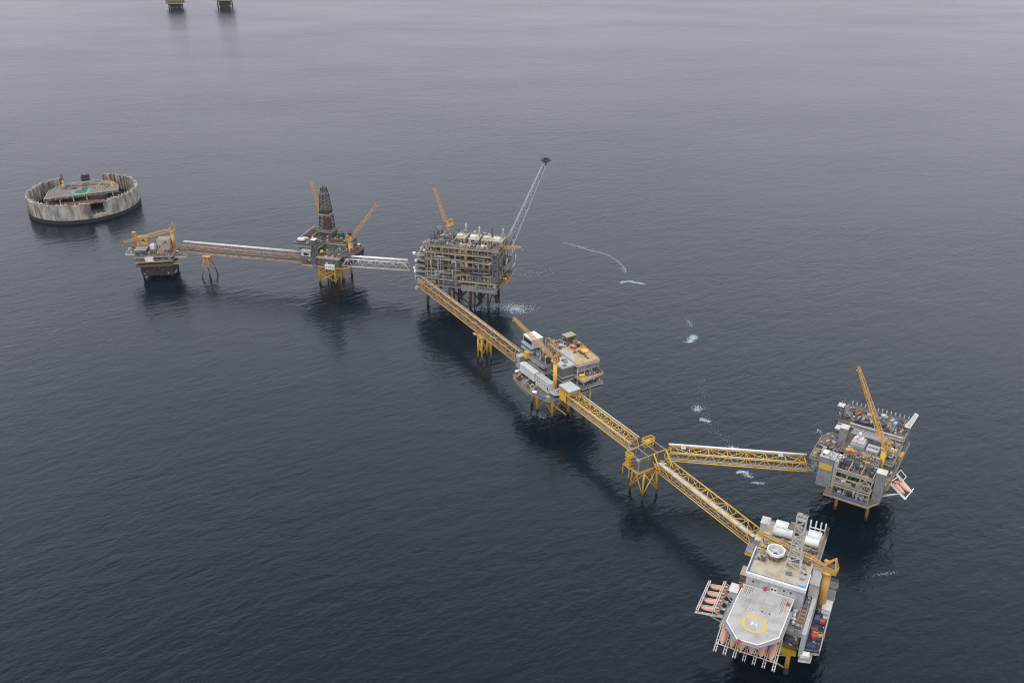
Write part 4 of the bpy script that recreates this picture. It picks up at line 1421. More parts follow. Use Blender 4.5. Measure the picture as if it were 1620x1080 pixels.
# left stair tower with the yellow panel
st = module(p6, -12.2, -2.4, 7.0, 16.5, 24.5, 48, 'grey', 2.4, 'lgrey', seed=22, name='stair_house', fit=False)
MB().box(-12.45, -12.36, 8, 16, 26, 47).build('window_strip', 'dark', st)
MB().box(-11.9, -2.9, 6.55, 6.84, 38.6, 43.0).build('sign_panel', 'ymark', st)
module(p6, -2.2, 0.1, 7.6, 13.4, 25.6, 47.2, 'lgrey', 0, seed=23, name='lift_shaft')
scatter(p6, -11.5, -3, 8, 15.5, 48.32, 25, ['white', 'lgrey'], 4, 1.4, 0.7, ['cabinet', 'skid'])
scatter(p6, -2, 3, 10, 16, 47.24, 26, ['offwhite', 'white', 'navy'], 3, 2.2, 0.9, ['cabinet', 'skid'])
# right clad panel tower
module(p6, 25.4, 31.4, 8.6, 14.4, 24.4, 47.6, 'grey', 1.8, 'offwhite', seed=24, name='stair_house', fit=False)
k = MB()
k.beam((24, 15, 40), (31, 18, 45), 0.5).beam((24, 18, 45), (31, 15, 40), 0.5).beam((22, 15, 46.9), (31, 16, 46.9), 0.6)
k.build('tie_frame', 'offwhite', p6)
# left module with pipe racks on its roof
module(p6, -19.6, -4.4, 17.2, 55, 26, 38.6, 'grey', 2.2, openings=12, seed=25)
deck(p6, [(-21, 16.6), (-4, 16.6), (-4, 56), (-15, 56), (-21.5, 46)], 39.4, 'brown', 0.7, 'offwhite', 'lgrey', 1.0)
scatter(p6, -20, -5, 17.5, 38, 39.42, 27, ['offwhite', 'lgrey', 'beige', 'brown', 'beige', 'dark'], 3.2, 2.6, 0.95, ['frame', 'manifold', 'skid', 'cabinet'])
scatter(p6, -17, -5, 40, 55, 39.42, 28, ['lgrey', 'grey', 'offwhite'], 3.2, 1.8, 0.8, ['frame', 'cooler', 'cabinet'])
k = MB()
k.beam((-22, 47, 40), (-25.5, 49, 42.5), 0.25).beam((-22, 50, 40), (-25.5, 49, 42.5), 0.25).beam((-25.5, 49, 42.5), (-25, 45, 42), 0.25)
k.build('davit', 'offwhite', p6)
deck(p6, rect(-4, 2, -1, 8), 25, 'brown', 0.5, 'galv', 'beige', 0.8, name='corner_deck')
# tall grey casing and middle deck
module(p6, -8.8, -3.6, 40.6, 46.4, 39.45, 54.2, 'grey', 0, 'offwhite', seed=26, name='casing')
module(p6, -12.6, -9, 43, 48.6, 39.45, 51, 'grey', 1.4, 'offwhite', seed=27, name='casing')
module(p6, 0.2, 31, 30.2, 60, 25.52, 43, 'dgrey', 2.2, openings=14, seed=28)
deck(p6, rect(-4, 31.5, 30.1, 60), 43.8, 'brown', 0.7, 'galv', 'lgrey', 1.0)
scatter(p6, 0.5, 24, 15, 30, 46.92, 29, ['lgrey', 'brown', 'grey', 'beige', 'oldyellow', 'dark', 'navy', 'rust'], 3.0, 2.4, 0.85)
k = MB().cbox(5.4, 41.0, 43.82, 9.5, 9.5, 3.0)
k.prism([(1.2, 36.8), (9.6, 36.8), (9.6, 45.2), (1.2, 45.2)], 46.83, 48.6)
k.m = 1
k.prism([(2.6, 38.4), (8, 38.4), (8, 43.6), (2.6, 43.6)], 48.61, 50.6)
k.tube((5.2, 41.5, 50.6), (5.2, 41.5, 54.6), 1.15, 1.0, 12).tube((4.3, 38.8, 50.6), (4.3, 38.8, 52.6), 0.7, 0.7, 10)
k.build('turbine_exhaust', ['lgrey', 'offwhite'], p6)
module(p6, 12.5, 20, 31.5, 39.5, 43.83, 48.4, 'offwhite', 0, 'lgrey', seed=29, name='equipment_room')
k = MB()
for i in range(3):
    k.lathe([(1.0, 0), (1.0, 0.4)], 14 + i * 2.3, 35.6, 48.71, 12)
k.build('roof_fan', 'dgrey', p6)
scatter(p6, 21, 31, 34, 58, 43.82, 30, ['lgrey', 'offwhite', 'navy', 'oldyellow', 'grey'], 3.6, 3.0, 0.8)
k = MB()
for y in (47, 52.5):
    k.beam((-2, y, 49), (22, y, 49), 0.8, 1.2)
    for x in (-1, 7, 15, 21):
        k.beam((x, y, 43.8), (x, y, 49), 0.5)
for i in range(5):
    k.tube((-2, 48.2 + i * 0.9, 48.6), (22, 48.2 + i * 0.9, 48.6), 0.3)
k.build('pipe_bridge', 'lgrey', p6)
scatter(p6, -1, 20, 54, 60, 43.82, 31, ['rust', 'lgrey', 'brown', 'beige', 'dark'], 3.0, 3.0, 0.9)
# rear pipe deck
module(p6, -13.8, 31, 60.4, 83.6, 25.53, 46.4, 'dgrey', 2.4, openings=12, seed=30)
deck(p6, rect(-14.5, 31.5, 60.2, 88), 47.4, 'brown', 0.8, 'galv', 'offwhite', 1.0, name='pipe_deck')
for i in range(14):
    x = -12 + i * 3.1
    MB().tube((x, 88.6, 46.5), (x, 88.6, 50.2), 0.4, n=8).ball((x, 88.6, 50.4), 0.55, 8, 5).build('vent_post', 'lgrey', p6)
scatter(p6, -11, 15, 66, 85, 47.42, 131, ['navy', 'dark', 'lgrey', 'grey', 'blue', 'brown', 'offwhite', 'dgrey'], 3.1, 2.2, 0.85, ['skid', 'cabinet', 'frame', 'manifold', 'skid'])
scatter(p6, 16, 30, 62, 85, 47.42, 132, ['navy', 'dark', 'lgrey', 'brown', 'dgrey', 'beige'], 3.4, 2.2, 0.75, ['skid', 'cabinet', 'frame', 'manifold', 'skid'])
for q in range(3):
    k = MB()
    for i in range(7):
        k.tube((-4 + q * 9, 61.4 + i * 0.4, 47.7 + 0.25 * (i % 2)), (4 + q * 9, 61.4 + i * 0.4, 47.7 + 0.25 * (i % 2)), 0.2, n=6)
    k.build('pipe_stack', ['navy', 'brown', 'dgrey'][q], p6)
k = MB().beam((-6.5, 60.6, 48.1), (31, 60.6, 48.1), 1.0, 1.4)
k.build('deck_coaming', 'offwhite', p6)
# corner towers
module(p6, -17.2, -13.2, 62, 67, 25.6, 58.6, 'dgrey', 1.4, 'offwhite', seed=31, name='stair_house')
stair(p6, -12.6, 66, 47.4, 58, 4)
k = MB()
k.lattice((-12.4, 69, 47.4), (-12.4, 69, 57), 1.8, 1.8, 5, 0.16)
k.beam((-12.4, 69, 52), (-8.5, 71, 50.5), 0.6).beam((-15.2, 64.5, 59), (-15.2, 64.5, 62.5), 0.2).beam((-13.8, 66, 59), (-13.8, 66, 63.5), 0.15)
k.build('light_mast', 'lgrey', p6)
module(p6, 28.8, 32.4, 73, 77.8, 25.6, 50.5, 'grey', 1.4, 'offwhite', seed=32, name='stair_house')
k = MB()
k.lattice((31, 76, 50.9), (34, 79.5, 59.5), 2.8, 2.2, 5, 0.2, 0.13, up=(0, 1, 0), x=True)
k.build('vent_boom', 'white', p6)
# right side stair face and walkways
deck(p6, rect(25, 34, 60, 78), 36, 'grating', 0.5, 'galv', 'grey', 0.8)
deck(p6, rect(25, 33.5, 14.6, 60), 34, 'grating', 0.6, 'galv', 'beige', 1.0)
scatter(p6, 25.5, 33, 30, 58, 34.02, 33, ['white', 'offwhite', 'lgrey', 'oldyellow', 'navy'], 3.2, 3.4, 0.85)
k = MB().cbox(32.6, 55.5, 34.03, 2.6, 7.5, 4.4)
k.build('laydown_bin', 'oldyellow', p6)
scatter(p6, 28.4, 33, 15, 24, 34.02, 34, ['brown', 'oldyellow', 'lgrey'], 2.8, 2.6, 0.9)
# lifeboat cradle reaching out on the right
k = MB()
for a, b in (((31, 24.5, 33.5), (45.5, 15.2, 29.6)), ((34.5, 35.5, 33.5), (47.4, 25.6, 29.6))):
    k.beam(a, b, 0.6, 0.8)
    k.beam((a[0] + 0.7, a[1] + 0.9, a[2]), (b[0] + 0.7, b[1] + 0.9, b[2]), 0.4, 0.6)
for f in (0.12, 0.5, 0.98):
    p_ = Vector((31, 24.5, 33.5)).lerp(Vector((45.5, 15.2, 29.6)), f)
    q_ = Vector((34.5, 35.5, 33.5)).lerp(Vector((47.4, 25.6, 29.6)), f)
    k.beam(p_, q_, 0.5)
k.beam((34.5, 35.5, 33.5), (36.4, 38.2, 36.5), 0.4).beam((39.5, 31.8, 32), (41.2, 34.2, 35), 0.4).beam((36.4, 38.2, 36.5), (41.2, 34.2, 35), 0.4)
k.beam((45.5, 15.2, 29.6), (48, 28.6, 31.4), 0.5)
k.beam((31, 14, 27), (41, 18.5, 30.4), 0.5).beam((31, 16, 27), (41, 18.5, 30.4), 0.4).beam((31, 30, 26), (40, 30, 31), 0.5)
k.build('lifeboat_cradle', 'white', p6)
_cr = A6 + math.atan2(-9.3, 14.5)
lifeboat('orange lifeboat in the white cradle of the right hand platform, nearer the front', F6(39.4, 22.3, 31.0), _cr, radians(14), 'lifeboats in the right cradle')
lifeboat('orange lifeboat in the white cradle of the right hand platform, farther from the front', F6(41.4, 26.3, 31.0), _cr, radians(14), 'lifeboats in the right cradle')
crane('tall yellow crane with its boom raised on the right hand platform', F6(24.4, 29.2, 34), 56, (242.6, 569.6, 98.0), 1.7, 'oldyellow', 'yellow', frame=8, w0=3.0, w1=1.5, n=16)
for lb, x, y, rz, L, W_, H_, mm, op in (
        ('orange yellow open basket at the far left end of the pipe deck', -6.6, 80.5, 1.2, 6.5, 2.6, 1.8, 'oldyellow', True),
        ('red freight box beside the orange yellow basket on the pipe deck', -4.4, 76.0, 1.2, 6.0, 1.4, 2.2, 'red', False),
        ('navy long basket along the front edge of the pipe deck', 0.5, 64.0, 0.0, 9.0, 2.0, 1.4, 'navy', True),
        ('second navy long basket on the front edge of the pipe deck', 8.0, 66.5, 0.0, 6.0, 2.0, 1.6, 'navy', True),
        ('pale grey freight box in the middle of the pipe deck', 3.0, 77.6, 0.2, 3.6, 2.6, 2.6, 'lgrey', False),
        ('rusty red box amid the navy boxes of the pipe deck', 3.2, 71.6, 0.4, 2.2, 2.2, 2.4, 'rust', False),
        ('navy freight box right of the rusty one on the pipe deck', 8.2, 74.8, 0.3, 4.0, 2.6, 2.6, 'navy', False),
        ('pale blue freight box right of the crane boom', 21.8, 76.4, 1.3, 3.6, 2.0, 2.6, 'lightblue', False),
        ('cream freight box beside the pale blue box', 19.0, 79.0, 1.2, 4.0, 2.2, 2.6, 'beige', False),
        ('navy freight box left of the crane boom foot', 14.8, 69.5, 1.0, 5.0, 2.2, 2.4, 'navy', False),
        ('white freight box at the rear of the pipe deck', 12.0, 82.6, 0.1, 3.0, 2.4, 2.6, 'offwhite', False)):
    container(lb, F6(x, y, 47.42), A6 + rz, L, W_, H_, mm, op)
container('red freight box on the roof between the two stair towers', F6(6.4, 21.0, 46.92), A6 + 0.2, 4.2, 2.4, 1.8, 'red')
container('orange yellow freight box behind the red roof box', F6(2.6, 25.6, 46.92), A6 + 0.5, 4.4, 2.6, 1.8, 'oldyellow')
container('yellow open skip on the roof right of the red box', F6(14.0, 24.6, 46.92), A6, 4.0, 2.4, 1.5, 'yellow', True)


# ================================================================== the middle platform
F4 = Frame(32.5, 658.7, -58)
A4 = F4.a
p4 = thing('oil_platform', 'middle platform with a tan top deck, white control block and yellow crane', 'oil platform', F4(0, 0), A4, 'oil platforms of the field')
jacket(p4, [(1, 0.5), (3, 15), (5, 30), (-14, -4), (-26, -1), (-26, 30), (-12, 30)], [(0, 1), (0, 3), (3, 4), (5, 6)], 25, 1.05, 'yellow', (4, 23), 0.4, 1.03, wet=2.5)
k = MB()
k.tube((1, 0.5, 13), (10, 8, 5), 0.55).tube((1, 0.5, 16), (8, 16, 21), 0.55).tube((14, 29, 4), (14, 29, 26), 0.5)
k.build('riser', 'yellow', p4)
deck(p4, [(-40, -5), (10, -5), (14, 4), (14.5, 40), (-38, 40)], 26, 'dark', 1.0, 'galv', 'grey', 1.8)
# left hand lower gallery with a rounded end
deck(p4, [(-42, -6), (-41, -11), (-36, -14.5), (-8, -16.5), (12, -10), (12, -5.2), (-38, -5.2)], 25.2, 'brown', 0.6, 'beige', 'beige', 1.0, name='gallery')
deck(p4, [(-37, -6), (-34, -13.6), (-10, -15.4), (-8, -6)], 21.2, 'brown', 0.5, 'offwhite', 'beige', 0.8, name='gallery')
scatter(p4, -37, -9, -13.8, -7.6, 25.22, 41, ['brown', 'lgrey', 'grey', 'beige', 'dark', 'brown'], 2.8, 2.2, 0.9)
k = MB()
for x in (-34, -22, -10):
    k.beam((x, -6, 29), (x, -14.6, 25.2), 0.5)
    k.beam((x, -5.5, 20), (x, -14, 24.6), 0.5)
k.build('gallery_strut', 'offwhite', p4)
MB().capsule(-40, -8.0, 27.4, 3.4, 1.2, pi / 2).build('life_raft_canister', 'white', p4)
MB().capsule(-3.4, -14.5, 27.0, 3.2, 1.4, 0.6).build('life_raft_canister', 'white', p4)
MB().cbox(3.5, -11.4, 25.22, 6.4, 3.6, 1.2, 0.15).build('covered_winch', 'blue', p4)
MB().cbox(7.6, -8.6, 25.22, 3.0, 3.0, 1.6, 0.15).build('cabinet', 'lgrey', p4)
# long white accommodation along the left side
module(p4, -37.5, -16, -7.2, -2.0, 28.6, 36, 'white', 2.2, 'offwhite', openings=0, seed=41, name='accommodation_block', fit=False)
o = module(p4, -15.8, 4.0, -5.6, -0.6, 25.8, 35, 'offwhite', 2.6, 'lgrey', openings=0, seed=42, name='accommodation_block', fit=False)
k = MB()
for i in range(5):
    k.box(-13 + i * 3.6, -12.1 + i * 3.6, -5.85, -5.74, 30.5, 31.6)
k.box(2.0, 2.9, -5.85, -5.74, 29, 32)
k.build('window_row', 'glass', o)
deck(p4, [(4.4, -5), (11, -5), (14, 2), (14, 8), (4.4, 8)], 29.4, 'lgrey', 0.6, 'offwhite', 'offwhite', 0.9)
scatter(p4, 5, 12, -4, 3, 29.42, 43, ['offwhite', 'white', 'lgrey'], 3.0, 2.2, 0.9)
# white control block at the bridge head
module(p4, -48.2, -35.5, 4, 14, 30, 47, 'dgrey', 1.8, 'grey', openings=8, seed=44)
o = module(p4, -48.6, -35.2, 3.6, 14.4, 47.6, 55.4, 'lgrey', 0, 'white', seed=45, name='control_block')
k = MB()
k.box(-47.6, -36, 3.36, 3.48, 50.6, 53.8)
k.build('window_band', 'glass', o)
for zz in (44.4, 48.6):
    deck(p4, rect(-49.8, -34.4, 2.0, 15.4), zz, 'lgrey', 0.35, 'offwhite', 'lgrey', 0.5, name='walkway')
MB().cbox(-38.6, 0.4, 38.8, 4.0, 3.4, 5.4).build('orange_locker', 'yellow', p4)
module(p4, -41, -36.6, -1.4, 2.2, 26.05, 38.6, 'dgrey', 1.2, seed=46, name='stair_house')
module(p4, -49, -44, -3.5, 3, 26, 37.4, 'lgrey', 1.6, 'lgrey', seed=47, name='bridge_house')
# central process block
module(p4, -35, -12, 3.5, 40, 26.02, 41.5, 'grey', 2.2, openings=16, seed=48)
for zz, xa, xb in ((36.6, -36, -11), (41.9, -34.5, -12)):
    deck(p4, rect(xa, xb, -0.4, 18), zz, 'grating', 0.5, 'offwhite', 'lgrey', 0.7)
scatter(p4, -34.5, -11.5, 0.2, 3.3, 36.62, 49, ['lgrey', 'offwhite', 'brown', 'beige', 'navy'], 3.2, 4.0, 0.95)
scatter(p4, -34, -12.4, 4, 17.8, 41.92, 50, ['lgrey', 'offwhite', 'dgrey', 'beige', 'navy', 'brown', 'dark'], 2.8, 8.5, 0.98)
scatter(p4, -34, -14, 18, 27, 41.92, 51, ['lgrey', 'offwhite', 'beige', 'oldyellow', 'brown'], 3.8, 5.5, 0.9)
# dark clad block by the crane with a grey roof
module(p4, -11.6, 4.6, 7.2, 19.2, 26.03, 46.6, 'dgrey', 2.4, 'lgrey', openings=0, seed=52, fit=False)
k = MB()
for z in (34.0, 37.6, 46.0):
    k.beam((-11.8, 6.8, z), (5.0, 6.8, z), 0.3, 0.5)
    k.beam((5.0, 7, z), (5.0, 19, z), 0.3, 0.5)
k.build('cable_tray', 'offwhite', p4)
# tan top deck over open bays
o = deck(p4, [(-36, 19.4), (8.4, 19.4), (9.4, 41), (-36, 45)], 47.6, 'wood', 0.9, None, 'offwhite', 1.2, name='top_deck')
module(p4, -34, 3.0, 20, 39, 26.04, 46.2, 'dgrey', 2.2, openings=6, seed=53)
MB().prism([(-20, 19.6), (5, 19.6), (-8, 27), (-20, 27)], 47.61, 47.9).build('steel_plating', 'lgrey', p4)
MB().rail([(-36, 19.8, 47.6), (8, 19.8, 47.6), (9, 40.7, 47.6), (-36, 44.6, 47.6)], 1.3, 3, 0.12).build('handrail', 'oldyellow', p4)
k = MB()
for y in (19.8, 27, 34, 40.6):
    for x in (8.0,):
        k.beam((x, y, 26), (x, y, 46.4), 0.6)
for z in (31, 41.6, 43.8):
    k.beam((8.1, 19.8, z), (8.1, 40.6, z), 0.4, 0.6)
k.build('bay_frame', 'offwhite', p4)
deck(p4, rect(3.1, 8.4, 20, 40.5), 41.6, 'grating', 0.4, 'offwhite', 'lgrey', 0.5)
scatter(p4, 3.4, 8, 20.5, 40, 41.62, 54, ['dgrey', 'lgrey', 'brown', 'navy'], 3.6, 3.6, 0.9)
deck(p4, [(3.1, 19.6), (16.4, 19.8), (12.8, 43), (3.1, 43)], 36, 'wood', 0.7, 'offwhite', 'beige', 0.9, name='balcony')
MB().capsule(9.0, 23.6, 37.5, 4.4, 1.3, 1.2).cbox(9, 23.6, 36.02, 3, 1.6, 0.5).build('buoyancy_tank', 'yellow', p4)
scatter(p4, 3.6, 12, 27, 42, 36.02, 55, ['dgrey', 'brown', 'lgrey', 'dark', 'rust'], 2.9, 4.2, 0.85)
scatter(p4, -12, 7, 32.5, 36, 47.62, 160, ['brown', 'rust', 'oldyellow', 'dgrey', 'beige'], 3.0, 1.4, 0.6, ['skid', 'cabinet'])
deck(p4, rect(3.1, 15.5, 20, 41), 29, 'grating', 0.6, 'offwhite', 'lgrey', 0.9)
scatter(p4, 4, 14.5, 21, 40, 29.02, 56, ['dgrey', 'lgrey', 'white', 'brown', 'navy'], 3.6, 4.5, 0.9)
module(p4, -36.5, -29.5, 35, 44.5, 47.64, 52, 'brown', 1.6, 'beige', openings=4, seed=54, name='deck_cabin')
MB().lathe([(3.0, 0), (3.2, 0.5), (3.0, 1.8), (1.0, 2.3), (0.9, 1.9)], -7.5, 38, 47.62, 20).build('round_tank', 'yellow', p4)
scatter(p4, -35, -22, 22, 33, 47.62, 157, ['brown', 'lgrey', 'oldyellow', 'dgrey', 'rust', 'offwhite'], 3.2, 2.4, 0.8)
scatter(p4, -21, 0, 28.5, 32, 47.62, 158, ['brown', 'dgrey', 'rust', 'beige'], 3.0, 1.2, 0.5, ['skid', 'cabinet'])
scatter(p4, -11, 4, 8.5, 18, 46.92, 159, ['lgrey', 'grey', 'dgrey'], 3.4, 1.0, 0.5, ['skid', 'cabinet', 'frame'])
scatter(p4, -29, -15, 40, 44, 47.62, 57, ['oldyellow', 'brown', 'yellow'], 3.4, 2.0, 0.9, ['skid', 'cabinet', 'frame'])
k = MB()
k.path([(-33, 16, 46), (-33, 16, 55), (-29, 17, 57), (-27.5, 18, 52)], 0.4, 8)
k.path([(-31, 19, 46), (-31, 19, 53), (-27, 20, 55.5), (-25.5, 20.5, 50)], 0.35, 8)
k.build('vent_pipe', 'oldyellow', p4)
crane('yellow crane of the middle platform, boom reaching left over the white control block', F4(3.6, 0.6, 29.4), 55, (1.0, 690.4, 77.0), 1.6, 'oldyellow', 'yellow', frame=9, w0=2.6, w1=1.5, n=14)
container('red freight box on the tan top deck between navy boxes', F4(-17.5, 33.6, 47.62), A4 + 0.4, 4.6, 3.2, 2.6, 'red', lid='beige')
container('navy freight box left of the red one on the tan deck', F4(-24.5, 31.6, 47.62), A4 + 0.3, 3.4, 2.6, 2.6, 'navy')
container('navy freight box behind the red one on the tan deck', F4(-18.6, 38.0, 47.62), A4 + 0.6, 4.0, 2.4, 2.6, 'navy')
container('yellow open basket by the round yellow tank', F4(-14.6, 41.6, 47.62), A4 + 0.2, 4.4, 2.4, 1.6, 'yellow', True)
container('maroon open basket lying near the deck cabin', F4(-26.6, 37.5, 47.62), A4 + 0.1, 4.0, 2.4, 1.5, 'rust', True)


# ================================================================== the large flare platform
F3 = Frame(-57.6, 870.8, -14)
A3 = F3.a
p3 = thing('oil_platform', 'largest platform, a rust stained stack of open process decks with a flare boom', 'oil platform', F3(0, 0), A3, 'oil platforms of the field')
jacket(p3, [(-31, 2), (-8, 4), (14, 4), (33, 4), (36, 24), (33, 44), (14, 44), (-8, 44), (-31, 44)], [(1, 2), (3, 4), (4, 5), (5, 6), (7, 8), (8, 0)], 24, 1.25, 'rust', (3, 22), 0.55, 1.02, wet=7, bm='dark')
k = MB()
for a, b in (((14, 4), (-8, 4)), ((14, 4), (33, 4))):
    k.tube((a[0], a[1], 22), ((a[0] + b[0]) / 2, a[1], 10), 0.8).tube((b[0], b[1], 22), ((a[0] + b[0]) / 2, a[1], 10), 0.8)
k.tube((33, 4, 22), (20, 5, 1), 0.8)
k.build('dark_brace', 'dark', p3)
for i, (x, y) in enumerate(((12, 14), (17, 10), (20, 16), (-6, 12), (-2, 16))):
    MB().tube((x, y, -4), (x, y, 24), 1.0, n=10).build('conductor', 'rust' if i % 2 else 'dark', p3)
LV3 = [24.6, 31.4, 38.4, 45.4, 52.4, 59.2, 65.6]
MIX3 = ['beige', 'brown', 'tan', 'tan', 'grey', 'offwhite', 'beige', 'brown', 'rust', 'dark']
R3 = random.Random(33)
poly3 = [(-33, 0), (44, 0), (44, 47), (-33, 47)]
for i, z in enumerate(LV3):
    ins = (0, 0.6, 1.6, 2.2, 3.0, 3.4, 4.2)[i]
    deck(p3, [(-33, ins), (43, ins), (43, 47), (-33, 47)], z, 'brown' if i < 6 else 'grating', 0.6, 'beige', ['beige', 'tan', 'beige', 'brown', 'beige', 'tan', 'beige'][i], 1.3)
    if i < 6:
        # cores stand back from the deck edges, in separate rooms with gaps between
        zt = LV3[i + 1] - 2.0
        x = -32
        while x < 41:
            w = R3.uniform(6, 13)
            xe = min(42, x + w)
            y0 = ins + R3.uniform(4.5, 9)
            module(p3, x, xe, y0, 45.5, z + 0.02, zt, R3.choice(['brown', 'dgrey', 'brown', 'rust', 'brown', 'beige', 'dark']), 1.8, openings=R3.randint(1, 4), seed=100 + i * 10 + int(x))
            x = xe + R3.choice([0.06, 0.06, 1.6])
        scatter(p3, -32.5, 42.5, ins + 0.8, ins + 5.6, z + 0.02, 300 + i, MIX3, 3.6, 5.2, 0.85)
        k = MB()
        n = 12
        for j in range(n + 1):
            x = -32.8 + 75.6 * j / n
            k.beam((x, ins + 0.4, z), (x, (0, 0.6, 1.6, 2.2, 3.0, 3.4, 4.2)[i + 1] + 0.4, LV3[i + 1] - 1.9), 0.42)
            if (i * 5 + j) % 4 == 0 and j < n:
                x2 = -32.8 + 75.6 * (j + 1) / n
                k.beam((x, ins + 0.35, z), (x2, ins + 1.0, LV3[i + 1] - 1.9), 0.32)
        for j in range(7):
            y = 2 + 44 * j / 6
            k.beam((43.2, max(y, ins + .5), z), (43.2, max(y, ins + .5), LV3[i + 1] - 1.9), 0.45)
        k.build('deck_frame', 'beige' if i % 2 else 'brown', p3)
        scatter(p3, 42.2, 43.0, 6, 44, z + 0.02, 340 + i, MIX3, 4.0, 5.0, 0.5, ['manifold', 'cabinet'])
# solid plate girder below the right part of the front
MB().box(6, 43.5, -1.2, -0.62, 20.6, 27.2).build('plate_girder', 'grey', p3)
MB().box(-12, 5.9, -0.9, -0.62, 22.6, 24.4).build('plate_girder', 'grey', p3)
pipes(p3, R3, 18, -32, 6, 0.2, 26, 58, ['lgrey', 'beige', 'grey', 'offwhite'])
pipes(p3, R3, 8, 8, 42, 1.5, 33, 60, ['lgrey', 'beige', 'brown'])
k = MB()
for x in (-30, -25.5, -18, -13, 0.5):
    k.beam((x, -0.9, 24.6), (x, 1.2, 58), 0.6)
for z in (28, 31.5, 35, 38.4, 42):
    k.beam((-32, -0.7, z), (2, -0.7, z), 0.32)
k.build('pipe_support_frame', 'lgrey', p3)
MB().cbox(22, 0.4, 38.42, 12, 2.2, 2.0).build('tarpaulin', 'navy', p3)
k = MB()
for i in range(7):
    k.box(23 + i * 2.7, 24.6 + i * 2.7, -1.34, -1.22, 25.0, 26.4)
k.build('louvre_row', 'dark', p3)
stair(p3, 43.9, 2.0, 24.6, 58, 3.2, 'brown', 'stair_flight')
module(p3, 38.5, 44.6, 0.4, 7, 31.5, 64, 'olive', 1.4, 'brown', openings=3, seed=61, name='stair_house')
deck(p3, rect(44, 50, 12, 44), 28, 'grating', 0.6, 'oldyellow', 'oldyellow', 0.9)
scatter(p3, 44.5, 50, 13, 43, 28.02, 360, ['rust', 'oldyellow', 'brown', 'beige'], 4, 5, 0.9)
deck(p3, rect(44, 49, 18, 46), 42, 'grating', 0.6, 'beige', 'beige', 0.9)
scatter(p3, 44.5, 48.5, 19, 45, 42.02, 361, ['rust', 'offwhite', 'brown', 'beige'], 4, 5, 0.9)
# left flank: rounded tower of walkways with white canisters
for i, z in enumerate((24.6, 31, 37, 43, 49, 55)):
    w_ = (14, 14, 13, 12.5, 11, 8)[i]
    deck(p3, [(-33.1 - w_, 10), (-33.1 - w_ + 3, 4), (-33.1, 1), (-33.1, 30), (-33.1 - w_, 27)], z, 'grating', 0.5, 'lgrey', 'lgrey', 0.8, name='side_walkway')
    scatter(p3, -33.3 - w_, -34, 8, 26, z + 0.02, 370 + i, ['lgrey', 'offwhite', 'grey', 'beige', 'white'], 3.4, 5, 0.85)
for x, y, z in ((-46.5, 8.5, 51.5), (-46, 8, 31.8), (-47.8, 11, 34.2), (-44, 6.5, 44.5)):
    MB().capsule(x, y, z + 1.2, 2.0, 1.7, upright=True).build('white_canister', 'white', p3)
MB().cbox(-42, -1.5, 17, 3, 2, 3).tube((-42, -1.5, 19), (-42, 3, 26), 0.4).build('ladder_basket', 'offwhite', p3)
k = MB()
for i in range(6):
    k.cbox(-34.0 - (i % 3) * 3.6, 3.4 + (i % 2), 18.6 + i * 1.4, 3.0, 2.4, 2.2, 0.3 * i)
k.build('cable_reel', 'lgrey', p3)
# roof equipment
scatter(p3, -32, -4, 6, 20, 65.62, 380, ['grey', 'lgrey', 'brown', 'dgrey', 'beige'], 4.0, 5.0, 0.95)
scatter(p3, -32, 2, 21, 45, 65.62, 381, ['lgrey', 'grey', 'brown', 'beige', 'dgrey'], 4.4, 5.5, 0.9)
scatter(p3, 2, 42, 5, 13, 65.62, 382, ['beige', 'lgrey', 'tan', 'brown', 'offwhite'], 4.4, 3.6, 0.9)
for i, (x, mm) in enumerate(((-4, 'beige'), (10, 'offwhite'), (23.5, 'beige'), (35, 'offwhite'))):
    o = module(p3, x, x + 10.5, 15, 30, 65.63, 71.0, 'beige', 2.0, 'tan', openings=6, seed=62 + i, name='turbine_hall')
    MB().cbox(x + 4, 18.5, 71.31, 5.5, 4.5, 2.6, 0.15).build('air_intake', 'white' if i % 2 else 'offwhite', o)
    MB().tube((x + 8.5, 26.5, 71.3), (x + 8.5, 26.5, 81.0 if i % 2 else 83.5), 0.95, 0.85, 12).tube((x + 8.5, 26.5, 79), (x + 8.5, 26.5, 80), 1.15, n=12).build('exhaust_stack', 'brown' if i == 2 else 'lgrey', o)
scatter(p3, 2, 42, 31, 45, 65.62, 383, ['brown', 'lgrey', 'beige', 'dgrey'], 4.6, 5.0, 0.9)
for x, h_ in ((-29.5, 15), (-27.5, 12.5), (-25.5, 16.5), (-23.8, 11)):
    MB().tube((x, 14, 65.6), (x, 14, 65.6 + h_), 0.55, n=8).build('exhaust_stack', 'dgrey', p3)

crane('pale yellow crane on the flare platform with its boom raised nearly upright', F3(-18.5, 39.5, 65.6), 75, (-79.6, 911.0, 117.6), 2.2, 'oldyellow', 'beige', frame=7, w0=3.2, w1=2.0, n=12)
crane('rusty yellow crane on the flare platform front, boom laid level to the right', F3(9, 7.5, 45.4), 62.6, (10.2, 880.4, 63.4), 1.9, 'oldyellow', 'yellow', frame=5, w0=3.0, w1=1.6, n=13, cable=True)
